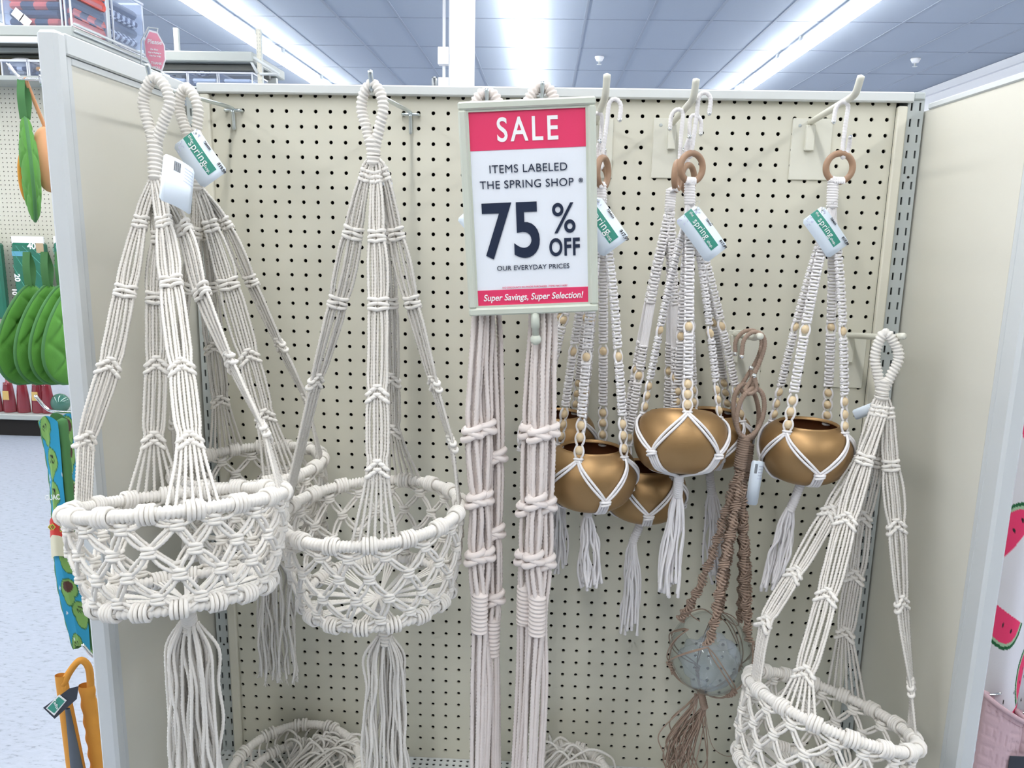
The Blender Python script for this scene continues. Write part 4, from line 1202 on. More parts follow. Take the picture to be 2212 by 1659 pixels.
th = np.linspace(0.35, PI * .98, 26); ph = np.linspace(0, 2 * PI, 49)[:-1]
Tm, Pm = np.meshgrid(th, ph, indexing='ij')
cr_ = sum(rr.uniform(.2, 1) * np.sin(rr.integers(2, 9) * Tm + rr.integers(1, 8) * Pm + rr.uniform(0, 6)) for _ in range(14)) * .0021
Rd = GR * .70 + cr_ - .010 * np.exp(-(Tm / .8) ** 2)
Vv = np.stack([Rd * np.sin(Tm) * np.cos(Pm), Rd * np.sin(Tm) * np.sin(Pm), Rd * np.cos(Tm) - .014], -1).reshape(-1, 3) + gc
i = np.arange(25)[:, None]; j = np.arange(48)[None, :]
b.add(Vv, np.stack([i * 48 + j, (i + 1) * 48 + j, (i + 1) * 48 + (j + 1) % 48, i * 48 + (j + 1) % 48], -1).reshape(-1, 4))
solo('plastic_bag', b, M_film, 'crumpled clear plastic bag lying inside the glass bowl', 'bag', loc=gc)
# thin cords of the hanger round the bowl, its knots and tassel
ends = [at(1468, 1340, -.175 - .02), at(1526, 1392, -.175 - .075), at(1619, 1388, -.175), at(1552, 1328, -.125)]
def onbowl(p, out=.003): return gc + unit(p - gc) * (GR + out)
nodes = [onbowl(at(1452, 1428, BY)), onbowl(at(1584, 1484, BY - .05)), onbowl(at(1618, 1440, BY + .03)), onbowl(at(1500, 1440, BY + .06))]
bot = gc - np.array([.012, 0, GR + .004])
con = [(0, 0), (0, 3), (1, 0), (1, 1), (2, 1), (2, 2), (3, 2), (3, 3)]
for e_i, n_i in con:
    b = MB(); A, B_ = onbowl(ends[e_i]), nodes[n_i]
    for o_ in (-.0022, .0022):
        P = [A] + [onbowl(A * (1 - f) + B_ * f) + np.array([o_, 0, o_ * .8]) for f in (.2, .4, .6, .8)] + [B_]
        tube(b, cr(P, .004), .0011, 5)
    obj('net_cord', b, M_jute, t)
for n_ in nodes:
    b = MB(); spiral_sinnet(b, cr([n_, onbowl(n_ * .85 + bot * .15), onbowl(n_ * .7 + bot * .3)], .002), .0095)
    for o_ in (-.003, 0, .003):
        P = [onbowl(n_ * (1 - f) + bot * f) + np.array([o_ * (1 - f), 0, 0]) for f in (.28, .45, .62, .8)] + [bot]
        tube(b, cr(P, .004), .0012, 5)
    obj('net_cord', b, M_jute, t)
tb = at(1522, 1530, BY)
b = MB(); wrapped_tube(b, cr([bot, (bot + tb) / 2, tb], .0012), .0068, pitch=.0036, n=12, ridge=.25); obj('tassel_wrap', b, M_jute, t)
b = MB(); rnd = random.Random(9)
for i in range(46):
    late = rnd.random() < .35
    s0 = at(1505, 1505, BY) if late else tb
    ex_ = at(rnd.uniform(1432, 1512), rnd.uniform(1640, 1720), BY + rnd.uniform(-.02, .02))
    mid_ = (s0 + ex_) / 2 + np.array([rnd.uniform(-.022, .010) - (.016 if late else 0), rnd.uniform(-.015, .015), rnd.uniform(-.01, .01)])
    P = [s0 + np.array([rnd.uniform(-.004, .004), rnd.uniform(-.004, .004), .004]), s0 * .75 + mid_ * .25 + [rnd.uniform(-.006, .006), 0, 0], mid_, mid_ * .4 + ex_ * .6 + [rnd.uniform(-.01, .01), rnd.uniform(-.01, .01), 0], ex_]
    tube(b, cr(P, .006), .0011, 5)
tube(b, cr([tb, at(1532, 1590, BY), at(1545, 1620, BY), at(1575, 1634, BY + .02), at(1603, 1618, BY + .03), at(1606, 1596, BY + .03)], .004), .0006, 5)
obj('tassel', b, M_jute, t)

t2, g2 = brown_hanger('empty brown spiral cord hanger tangled behind the one with the glass bowl', dict(seed=32, Y=-.135, hook=(1628, 722),
    s=[(1588, 764, 0), (1590, 735, 0), (1608, 716, 0), (1632, 716, 0), (1645, 738, 0), (1636, 775, 0), (1612, 815, 0), (1600, 838, 0), (1612, 852, -.004), (1624, 840, -.006), (1622, 795, -.006)],
    ring=(1612, 890, 40, 62, -.3, .6), wrap=((1616, 960), (1610, 1015)), sw=.0150,
    straps=[[(1580, 1110, 0), (1560, 1230, .01), (1553, 1330, .01), (1548, 1338, .01)],
            [(1600, 1100, .01), (1602, 1200, .015), (1600, 1300, .02), (1598, 1345, .02)],
            [(1606, 1110, -.01), (1614, 1220, 0), (1616, 1330, .01)]]))
b = MB()
for P in ([(1548, 1336, .01), (1520, 1316, .0), (1492, 1322, -.01), (1494, 1330, -.015), (1512, 1342, -.02)], [(1560, 1322, .02), (1580, 1330, .02), (1596, 1345, .02), (1590, 1352, .02), (1570, 1338, .02)], [(1553, 1330, .01), (1572, 1350, .02), (1592, 1390, .03)]):
    tube(b, cr([at(x, y, -.135 + d) for x, y, d in P], .004), .0010, 5)
obj('loose_cord', b, M_jute, t2)

# ------------------------------------------------------------------ goods lying on the base deck
def deck_basket(lab, c, r, tilt, seed, heap, hn, yaw=0.0):
    rnd = random.Random(seed)
    t = thing('macrame_basket', lab, 'hanging basket', c, 'ivory rope baskets folded flat on the base deck')
    ex = np.array([math.cos(yaw), math.sin(yaw), 0]); ey = np.array([-math.sin(yaw) * math.cos(tilt), math.cos(yaw) * math.cos(tilt), math.sin(tilt)]); n = np.cross(ex, ey)
    for k, (rr_, dz, nm) in enumerate(((r, .03, 'rim_ring'), (r * .86, -.002, 'lower_ring'))):
        tt = np.linspace(0, 2 * PI, int(2 * PI * rr_ / .0014), endpoint=False)
        cc = c + n * dz
        b = MB(); wrapped_tube(b, cc + rr_ * (np.cos(tt)[:, None] * ex + np.sin(tt)[:, None] * ey), .0082, True, pitch=.0052, ref=n, ridge=.15)
        ro = obj(nm, b, M_rope, t)
        for q in range(12):
            th = 2 * PI * (q + .4) / 12
            b = MB()
            for dth in (-.09, -.045, .03, .08):
                e = math.cos(th + dth) * ex + math.sin(th + dth) * ey
                loop(b, cc + e * rr_, e, n, .0102, .0102, .0026, 12, 6)
            obj('hitch_knot', b, M_rope, ro)
    b = MB()
    for q in range(36):
        th = 2 * PI * q / 36 + rnd.uniform(-.03, .03)
        e = math.cos(th) * ex + math.sin(th) * ey; e2 = math.cos(th + .12) * ex + math.sin(th + .12) * ey
        rope(b, [c + n * .03 + e * r, c + n * .012 + e2 * r * .93, c + e2 * r * .86, c - n * .002 + e2 * r * .5 + e2 * 0, c + e2 * .02 + n * .0], .0024, step=.0028)
    obj('net', b, M_rope, t)
    b = MB(); h0 = np.asarray(heap)
    for q in range(hn):
        a = rnd.uniform(-.5, 2.4); L = rnd.uniform(.05, .105); s = np.array([math.cos(a), .35 * math.sin(a), .0])
        o = h0 + np.array([rnd.uniform(-.03, .03), rnd.uniform(-.02, .02), rnd.uniform(-.004, .006)])
        hgt = rnd.uniform(.018, .046)
        rope(b, [o + [-.03, -.01, -.018], o + s * L * .2 + [0, 0, hgt * .6], o + s * L * .5 + [0, 0, hgt], o + s * L * .85 + [0, 0, hgt * .55], o + s * L + [rnd.uniform(-.01, .02), 0, -.012]], .0028, step=.0024)
    obj('tassel', b, M_rope, t)
pL = at(640, 1690, -.135); pL[2] = Z(-1.262) + .030
deck_basket('ivory rope basket folded flat on the base deck in the left corner', pL, .118, .16, 41, at(680, 1640, -.075), 30)
pR = at(1225, 1700, -.125); pR[2] = Z(-1.262) + .032
deck_basket('ivory rope basket folded flat on the base deck right of the rope bundles', pR, .078, .22, 42, at(1195, 1648, -.085), 16)

# ------------------------------------------------------------------ goods hanging outside the left side panel
M_col = mat('printed_cloth', (1, 1, 1), .85, attr=True, bump=.25, bscale=500)
M_gmitt = mat('green_quilted_cloth', (.095, .30, .045), .85, bump=.3, bscale=500, vary=.15, vscale=30)
M_gtrim = mat('green_piping', (.075, .22, .075), .85)
M_orange = mat('orange_cloth', (.72, .32, .05), .85, bump=.3, bscale=400)
M_peach = mat('peach_cloth', (.75, .38, .20), .8)
M_red = mat('red_cloth', (.65, .05, .04), .8)

def mitt(lab, x, yc, zc, hz, hy, yaw=0.0, thick=.013, group='green quilted pot holders', mat_=None):
    """leaf-shaped quilted pad hanging in the y-z plane"""
    t = thing('pot_holder', lab, 'pot holder', (x, yc, zc), group)
    ca, sa = math.cos(yaw), math.sin(yaw)
    def P(u, v, side):
        # v from bottom 0 to top 1, u across -1..1
        prof = np.sin(PI * np.clip(v, 0, 1) ** .72) ** .62
        y = u * hy * prof + hy * .28 * (v - .5)
        z = (v - .46) * 2 * hz
        th = thick * np.sqrt(np.maximum(0, 1 - u ** 2)) * np.sqrt(np.maximum(0, 1 - (2 * v - 1) ** 2)) 
        g = np.exp(-((np.sin((z * 1.0 + y * .9) * 48)) / .30) ** 2) * .32 + np.exp(-((np.sin((z - y * .9) * 48)) / .30) ** 2) * .32
        th = th * (1 - g) + .002
        xx = side * th
        return x + xx * ca - y * sa, yc + xx * sa + y * ca, zc + z
    for side in (1, -1):
        b = MB(); grid(b, lambda u, v: P(u * 2 - 1, v, side), 60, 90); obj('quilted_face', b, mat_ or M_gmitt, t)
    vv = np.linspace(0, 1, 50)
    e = [np.array(P(np.array(-1.0), np.array(v), 0)) for v in vv] + [np.array(P(np.array(1.0), np.array(v), 0)) for v in vv[::-1][1:-1]]
    b = MB(); tube(b, np.array(e), .0030, 7, closed=True); obj('piping', b, M_gtrim, t)
    top = np.array(P(np.array(0.0), np.array(1.0), 0)); lh = .062
    b = MB()
    for s in (-1, 1):
        q = [top + [0, s * .004, -.004], top + [.002, s * .009, lh * .5], top + [0, s * .001, lh]]
        C = cr(q, .004); n = len(C); wv = np.array([.007, 0, 0])
        b.add(np.concatenate([C - wv, C + wv]), [(i, i + 1, n + i + 1, n + i) for i in range(n - 1)])
    obj('hanging_tab', b, M_gtrim, t)
    return top + [0, 0, lh]
tops = []
for k, (px, lab) in enumerate(((8, 'green quilted leaf pot holder, first of the four from the aisle side'), (48, 'green quilted leaf pot holder, second of the four from the aisle side'),
                               (80, 'green quilted leaf pot holder, third of the four, next to the panel'), (108, 'green quilted leaf pot holder, last of the four, half hidden by the panel'))):
    p = at(px, 742, -.03)
    tops.append(mitt(lab, p[0], .045, p[2], .092, .082, yaw=-.10))
def side_hook(lab, a, length, y, z, cap=False):
    t = thing('wire_hook', lab, 'hook', (-.48, y, z), 'wire hooks outside the left side panel')
    b = MB(); tube(b, cr([(-.4795, y, z), (-.52, y, z), (-.48 - length + .02, y, z), (-.48 - length, y, z + .004), (-.48 - length - .018, y, z + .026)], .004), .0026, 8)
    obj('arm', b, M_chrome, t)
    b = MB(); cbox(b, -.4825, -.4792, y - .014, y + .014, z - .012, z + .012, .001); obj('plate', b, M_zinc, t, False)
    if cap:
        b = MB(); lathe(b, (-.48 - length + .052, y, z), [(0, .008), (.017, .008), (.019, .004), (.019, -.006), (0, -.006)], 20, axis=(1, .0, 0)); obj('magnet_cap', b, M_chrome, t)
    return t
hz_ = float(np.mean([q[2] for q in tops]))
side_hook('wire hook holding the row of green leaf pot holders', 0, .235, float(tops[0][1]), hz_ + .000)
p = at(66, 375, -.02); tp = mitt('green and orange pot holder hanging alone, high beside the left side panel', p[0], p[1], p[2],   .088, .056, yaw=.62, thick=.013, group=None)
q = p + np.array([-.018, .012, -.005])
b = MB(); ball(b, q, .03, 18, 12, (.22, .6, 1.5)); solo('pot_holder', b, M_orange, 'small orange pad peeping out left of the lone green pot holder', 'pot holder')
b = MB(); p2 = at(104, 345, .03); ball(b, p2, .05, 20, 14, (.42, .7, 1.15)); tpe = thing('pot_holder', 'peach coloured padded pot holder just left of the side panel', 'pot holder', p2); obj('padded_body', b, M_peach, tpe)
b = MB(); top_ = p2 + [0, 0, .055]; hkp = np.array([p2[0], tp[1], tp[2]]); tube(b, cr([top_, (top_ * .6 + hkp * .4), hkp + [0, 0, .002]], .004), .0035, 6); obj('hanging_tab', b, M_peach, tpe)
side_hook('wire hook with a round chrome cap high beside the left side panel', 0, float(-.48 - tp[0] + .004), float(tp[1]), float(tp[2]), True)

# avocado tea towels folded lengthwise
def ell(u, v, cx, cy, a, b_): return ((u - cx) / a) ** 2 + ((v - cy) / b_) ** 2
def avo_col(seed):
    r = random.Random(seed); sp = [(r.uniform(.15, .85), .04 + .135 * k + r.uniform(-.02, .02), r.choice((-1, 1)), r.random()) for k in range(8)]
    def f(u, v):
        c = np.zeros(u.shape + (3,)); c[...] = (.03, .33, .56)
        for (cx, cy, s, kind) in sp:
            d = np.minimum(ell(u, v, cx, cy, .34, .052), ell(u, v, cx + .05 * s, cy + .035, .22, .05))
            c[d < 1] = (.035, .15, .055); c[d < .80] = (.23, .44, .12)
            if kind < .6: c[ell(u, v, cx, cy - .012, .19, .028) < 1] = (.10, .045, .035)
            else:
                fx, fy_ = cx, cy
                for ox in (-.09, .09):
                    e_ = ell(u, v, fx + ox, fy_, .075, .012); c[(e_ < 1) & (e_ > .45)] = (.02, .02, .02)
                    c[ell(u, v, fx + ox, fy_, .02, .004) < 1] = (.02, .02, .02)
                c[(np.abs(v - fy_ + .018) < .002) & (np.abs(u - fx) < .12)] = (.02, .02, .02)
        rr_ = random.Random(seed + 5)
        for _ in range(9):
            a, b2 = rr_.uniform(0, 1), rr_.uniform(0, 1); c[ell(u, v, a, b2, .05, .007) < 1] = (.75, .80, .82)
        return c
    return f
def towel(lab, px0, px1, pyt, pyb, Y, seed, lean):
    a = at(px0, pyt, Y); b2 = at(px1, pyt, Y); z0 = at(px0 + 30, pyb, Y)[2]; wd = b2[0] - a[0]; ht = a[2] - z0
    c = np.array([(a[0] + b2[0]) / 2, Y, a[2]])
    t = thing('tea_towel', lab, 'towel', c, 'folded avocado tea towels')
    def surf(dy):
        def f(u, v):
            x = c[0] + (u - .5) * wd * (.82 + .25 * np.sin(v * 2.4)) + lean * v
            y = Y + dy + .010 * np.abs(u - .5) * 2 + .008 * np.sin(v * 7 + u * 2) + .03 * v
            return x, y, a[2] - ht * v + .012 * np.sin(u * PI)
        return f
    b = MB(); grid(b, surf(-.012), 40, 150, avo_col(seed)); obj('printed_fold', b, M_col, t)
    b = MB(); grid(b, surf(.012), 6, 24); obj('back_fold', b, M_gtrim, t)
    for s in (0.0, 1.0):
        vv = np.linspace(0, 1, 60); f = surf(0.0); q = np.stack(f(np.full(60, s), vv), 1)
        b = MB(); tube(b, q, .0085, 8, ridge=.15, rpitch=.004); obj('green_hem', b, M_gtrim, t)
    vm = (.405, .505); 
    for (v0, v1, m_, nm) in ((.405, .475, M_red, 'patterned_band'), (.475, .565, M_pcream, 'paper_sleeve')):
        def g(u, v): 
            x, y, z = surf(-.019)(u * 1.04 - .02, v0 + (v1 - v0) * v); return x, y, z
        b = MB(); grid(b, g, 10, 6); so = obj(nm, b, m_, t)
        if nm == 'patterned_band':
            for k in range(3):
                for (rr_, m2) in ((.0052, M_yel), (.0036, M_gmitt), (.0018, M_red)):
                    u0 = .2 + .3 * k; x, y, z = surf(-.0196 - .0004 * (.0105 - rr_ * 2) / .0035)(np.array(u0), np.array((v0 + v1) / 2))
                    q = np.array([float(x), float(y), float(z)])
                    b = MB(); b.add([q + [-rr_, 0, 0], q + [0, 0, -rr_ * 1.2], q + [rr_, 0, 0], q + [0, 0, rr_ * 1.2]], [(0, 1, 2, 3)]); obj('diamond', b, m2, so, False)
    text('lettering', 'GUAC', np.array([float(q_) for q_ in surf(-.016)(np.array(.52), np.array(.325))]), (1, 0, .1), (0, 0, 1), .0125, M_wprint, t, xs=.72, bold=.0002)
    return t
M_pcream = mat('cream_paper', (.78, .74, .55), .6)
M_yel = mat('yellow_print', (.80, .55, .10), .6)
towel('blue avocado tea towel with a paper sleeve, nearer the aisle', 82, 124, 912, 1425, -.20, 3, .0)
towel('blue avocado tea towel partly hidden by the left side panel', 122, 188, 905, 1435, -.13, 8, .004)
side_hook('wire hook holding the blue avocado tea towels', 0, .16, -.17, float(at(150, 905, -.17)[2] + .012))
# grey and orange oven mitt set with its swing tag
cO = at(186, 1560, -.20); t = thing('oven_mitt', 'orange and grey oven mitt set hanging below the avocado tea towels', 'oven mitt', cO)
def ofold(x0, x1, w0, w1, y, dz, m_, nm, ph):
    def f(u, v):
        ang = u * 2 * PI; wv = (w0 + (w1 - w0) * v)
        xx = cO[0] + x0 + (x1 - x0) * v + np.cos(ang) * wv * (1 + .10 * np.sin(v * 60) * (ph > 0))
        return xx, y + np.sin(ang) * wv * .7 + .0 * v, cO[2] + .085 - .30 * v + dz
    b = MB(); grid(b, f, 22, 90); obj(nm, b, m_, t)
ofold(-.030, -.012, .010, .020, -.21, .010, M_orange, 'rolled_edge', 0)
ofold(.000, .022, .013, .021, -.19, -.02, M_orange, 'ribbed_cuff', 1)
ofold(-.016, .000, .004, .021, -.222, -.045, mat('grey_quilted_cloth', (.10, .12, .15), .8, bump=.6, bscale=140), 'grey_palm', 0)
b = MB(); tube(b, cr([cO + [-.026, -.012, .078], cO + [-.016, -.006, .10], cO + [.0, 0, .118], cO + [.010, .006, .10], cO + [.006, .012, .050]], .003), .006, 8); obj('hanging_tab', b, M_orange, t)
c4 = [at(x, y, -.255) for x, y in ((93, 1529), (150, 1487), (170, 1482), (166, 1510), (118, 1553))]
b = MB(); n_ = len(c4); b.add(np.array(c4 + [q + [0, .0006, 0] for q in c4]), [(0, 4, 3, 1), (n_, n_ + 1, n_ + 3, n_ + 4)], [(1, 3, 2)]); tg = obj('swing_tag', b, mat('dark_card', (.03, .035, .05), .4), t, False, label='dark swing tag with a green and white badge')
def card_patch(pts, m_, dy, nm):
    q = [at(x, y, -.255 - dy) for x, y in pts]; b = MB(); b.add(q, [(0, 1, 2, 3)]); return obj(nm, b, m_, tg, False)
card_patch(((99, 1530), (128, 1500), (144, 1513), (117, 1546)), M_wprint, .0008, 'badge_border')
card_patch(((102, 1530), (127, 1505), (140, 1515), (117, 1541)), M_green, .0014, 'badge')
o_ = at(121, 1523, -.2575); text('lettering', 'Teflon', o_, at(128, 1534, -.2575) - at(117, 1509, -.2575), at(135, 1513, -.2575) - at(121, 1523, -.2575), .0078, M_wprint, tg, bold=0.0)
side_hook('wire hook holding the orange and grey oven mitt set', 0, .10, float(cO[1]), float(cO[2] + .122))

# ------------------------------------------------------------------ goods outside the right side panel
def melon_col(seed):
    r = random.Random(seed); sp = [(r.uniform(.0, 1.0), .06 + .11 * k + r.uniform(-.02, .02), r.uniform(0, 2 * PI)) for k in range(9)]
    def f(u, v):
        c = np.zeros(u.shape + (3,)); c[...] = (.80, .80, .86); U = u * .30; V = v * .44
        for (cx, cy, a) in sp:
            dx, dy = U - cx * .30, V - cy * .44; p_ = dx * math.cos(a) + dy * math.sin(a); q_ = -dx * math.sin(a) + dy * math.cos(a); R_ = np.sqrt(dx ** 2 + dy ** 2)
            half = q_ > 0
            c[half & (R_ < .054)] = (.01, .12, .04); c[half & (R_ < .049)] = (.40, .60, .40); c[half & (R_ < .045)] = (.86, .05, .17)
            for sx in (-.022, 0, .022):
                c[half & (((p_ - sx) / .0022) ** 2 + ((q_ - .020) / .0042) ** 2 < 1)] = (.02, .015, .015)
        rr_ = random.Random(seed + 3)
        for _ in range(22):
            a, b2 = rr_.uniform(0, .3), rr_.uniform(0, .44); e_ = ((U - a) / .0018) ** 2 + ((V - b2) / .0034) ** 2
            c[(e_ < 1) & (c[..., 1] > .7)] = (.02, .02, .02)
        return c
    return f
for k, (px, pyt, pyb, Y, lab) in enumerate(((2130, 985, 1500, -.16, 'white tea towel printed with watermelon slices, nearest the right side panel'), (2180, 960, 1530, -.20, 'white tea towel printed with watermelon slices, at the edge of the aisle'))):
    a = at(px, pyt, Y); z1 = at(px - 40, pyb, Y)[2]
    x0 = max(a[0], .845 + .05 * k)
    t = thing('tea_towel', lab, 'towel', (x0 + .05, Y, a[2]), 'watermelon tea towels')
    def f(u, v, x0=x0, Y=Y, a=a, z1=z1, k=k):
        fold = np.sin(u * 9 + k * 1.3) * (.010 + .012 * v) + np.sin(u * 17 + 1) * .004
        return x0 + u * .13 + .01 * v * (k - .5), Y + fold + .015 * v, a[2] + .04 * (1 - v) - (a[2] + .04 - z1) * v - .02 * np.abs(u - .4) * v
    b = MB(); grid(b, f, 180, 270, melon_col(20 + k)); obj('printed_cloth', b, M_col, t)
    b = MB(); grid(b, lambda u, v: tuple(q + (.004 if i == 1 else 0) for i, q in enumerate(f(u, v))), 40, 20); obj('cloth_back', b, M_wprint, t)
    e = np.stack(f(np.linspace(0, 1, 40), np.full(40, 1.0)), 1); b = MB(); tube(b, e, .0022, 6); obj('hem', b, M_wprint, t)
    b = MB(); s0 = np.array([x0 + .05, Y, a[2] + .035]); tube(b, cr([s0, s0 + [.002, 0, .02], s0 + [.006, .002, .042], s0 + [.01, .004, .02], s0 + [.012, .004, 0]], .003), .003, 6); obj('hanging_tab', b, M_wprint, t)
    th = thing('wire_hook', 'wire hook holding a watermelon tea towel, %s' % ('nearest the panel' if k == 0 else 'at the aisle edge'), 'hook', (.82, Y, s0[2] + .04), 'wire hooks outside the right side panel')
    b = MB(); tube(b, cr([(.8195, Y, s0[2] + .036), (.86, Y, s0[2] + .036), (x0 + .09, Y, s0[2] + .036), (x0 + .10, Y, s0[2] + .058)], .004), .0026, 8); obj('arm', b, M_chrome, th)
    b = MB(); cbox(b, .8192, .8225, Y - .014, Y + .014, s0[2] + .024, s0[2] + .048, .001); obj('plate', b, M_zinc, th, False)
M_pinkq = mat('pink_quilted_cloth', (.62, .44, .48), .8, bump=.4, bscale=260)
M_pinkd = mat('pink_lining', (.42, .25, .29), .8)
for k, (px, py, Y, lab) in enumerate(((2140, 1500, -.22, 'pink quilted oven mitt with embossed basket weave, beside the right side panel'), (2215, 1540, -.20, 'pink quilted oven mitt farther out in the right aisle'))):
    a = at(px, py, Y); t = thing('oven_mitt', lab, 'oven mitt', a, 'pink quilted oven mitts')
    W = .040; x0 = max(a[0] - .01, .842) if k == 0 else a[0] - .012
    def f(u, v, s, x0=x0, a=a, Y=Y):
        xx = x0 + u * W * 2
        wv = np.maximum(np.abs(np.sin(u * 22)) ** 8 * (np.sin(v * 36) > 0), np.abs(np.sin(v * 40 + u * 4)) ** 8 * (np.sin(u * 11) > 0))
        th = (.020 - .010 * v) * np.sqrt(np.maximum(0, 1 - (2 * u - 1) ** 2)) - .0016 * wv
        return xx, Y + s * th + .02 * u, a[2] - .24 * v - .055 * u * (1 - v * .4)
    for s, nm in ((-1, 'quilted_front'), (1, 'quilted_back')):
        b = MB(); grid(b, lambda u, v: f(u, v, s), 60, 90); obj(nm, b, M_pinkq, t)
    for s in (-1, 1):
        q = np.stack(f(np.linspace(0, 1, 30), np.zeros(30), s), 1); b = MB(); tube(b, q, .0040, 8); obj('rolled_rim', b, M_pinkq, t)
    b = MB(); grid(b, lambda u, v: tuple(x_ - (.012 if i == 2 else 0) for i, x_ in enumerate(f(u, v * 0, v * 2 - 1))), 24, 8); obj('lining', b, M_pinkd, t)
    if k == 0:
        q = at(2196, 1648, -.225); b = MB(); cbox(b, q[0] - .012, q[0] + .022, q[1], q[1] + .001, q[2] - .05, q[2] + .012, .0003); obj('swing_tag', b, mat('dark_card', (.03, .035, .05), .4), t, False, label='black swing tag')
    th = thing('wire_hook', 'wire hook holding a pink quilted oven mitt, %s' % ('nearest the panel' if k == 0 else 'at the aisle edge'), 'hook', (.82, Y, a[2] + .03), 'wire hooks outside the right side panel')
    b = MB(); tube(b, cr([(.8195, Y + .02, a[2] - .01), (.85, Y + .02, a[2] - .01), (x0 + .03, Y + .02, a[2] - .012), (x0 + .045, Y + .02, a[2] + .006)], .004), .0026, 8); obj('arm', b, M_chrome, th)
    b = MB(); cbox(b, .8192, .8225, Y + .006, Y + .034, a[2] - .022, a[2] + .002, .001); obj('plate', b, M_zinc, th, False)

# ------------------------------------------------------------------ shelving across the aisle, left of the bay
M_shelf = mat('grey_green_shelf', (.42, .45, .43), .45)
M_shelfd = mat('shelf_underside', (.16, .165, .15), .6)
M_box = thin_clear('clear_plastic_box', (.88, .91, .96), 1.35, .06, haze=.07, hazecol=(.7, .75, .85))
M_navyc = mat('navy_cloth', (.05, .08, .14), .8)
M_coral = mat('coral_cloth', (.72, .15, .12), .8)
PX = 3.20                                                 # plane of that pegboard
xl, xr = -4.2, -2.20
t = thing('shelving_unit', 'long cream pegboard shelving unit across the left aisle', 'shelving unit', (xl / 2 + xr / 2, PX, 0))
z0, z1 = .26, float(at(60, 168, PX)[2])
mb = MB(); nx_ = int((xr - xl) / P1); nz_ = int((z1 - z0) / P1)
perf_plate(mb, xr - nx_ * P1, z1 - nz_ * P1, nx_, nz_, P1, P1, circle(.0034, 8), PX, .003)
obj('pegboard', mb, M_peg, t, False)
obj('backing', box(MB(), xl, xr, PX + .02, PX + .025, z0, z1), M_dark, t, False)
zk = float(at(70, 897, 2.72)[2])
obj('base_deck', cbox(MB(), xl, xr, 2.72, PX, zk - .03, zk, .004), M_shelf, t, False)
obj('kick_plate', box(MB(), xl, xr, 2.74, 2.76, 0, zk - .03), M_dark, t, False)
zs = float(at(60, 66, 2.95)[2]); xe = float(at(157, 66, 2.95)[0])
obj('shelf', cbox(MB(), xl, xe, 2.95, 3.80, zs - .028, zs + .028, .006), M_shelf, t, False)
obj('shelf_lip', cbox(MB(), xl, xe, 2.940, 2.952, zs - .065, zs - .030, .004), M_rail, t, False)
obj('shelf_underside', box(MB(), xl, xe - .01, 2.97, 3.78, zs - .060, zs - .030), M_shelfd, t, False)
for k in range(3):
    yy = 3.05 + .2 * k; obj('support_bar', cbox(MB(), xl, xe - .02, yy, yy + .03, zs - .09, zs - .062, .004), M_shelf, t, False)
x_ = float(at(226, 60, 3.36)[0])
up = MB(); perf_slot(up, x_ - .010, .014, zs + .0, 26, P1, 3.345, .003); perf_slot(up, x_ + .010, .014, zs + .0, 26, P1, 3.345, .003)
obj('slotted_upright', up, M_up, t, False)
obj('upright_channel', box(box(MB(), x_ - .02, x_ - .017, 3.346, 3.39, 0, zs + .66), x_ + .017, x_ + .02, 3.346, 3.39, 0, zs + .66), M_up, t, False)
obj('end_rail', tube(tube(MB(), [(xe + .012, 2.95, zs + .035), (xe + .012, 3.4, zs + .035), (xe + .012, 3.80, zs + .035)], .008, 6), [(xe + .012, 2.95, zs + .0), (xe + .012, 3.4, zs + .0), (xe + .012, 3.80, zs + .0)], .005, 6), M_rail, t)
z2 = float(at(50, 163, PX - .22)[2])
obj('lower_shelf', cbox(MB(), xl, xr, PX - .22, PX, z2 - .025, z2, .003), M_shelf, t, False)
obj('shelf_back', box(MB(), xl, xr, PX - .004, PX, z2, zs - .09), mat('brown_backing', (.20, .17, .11), .8), t, False)

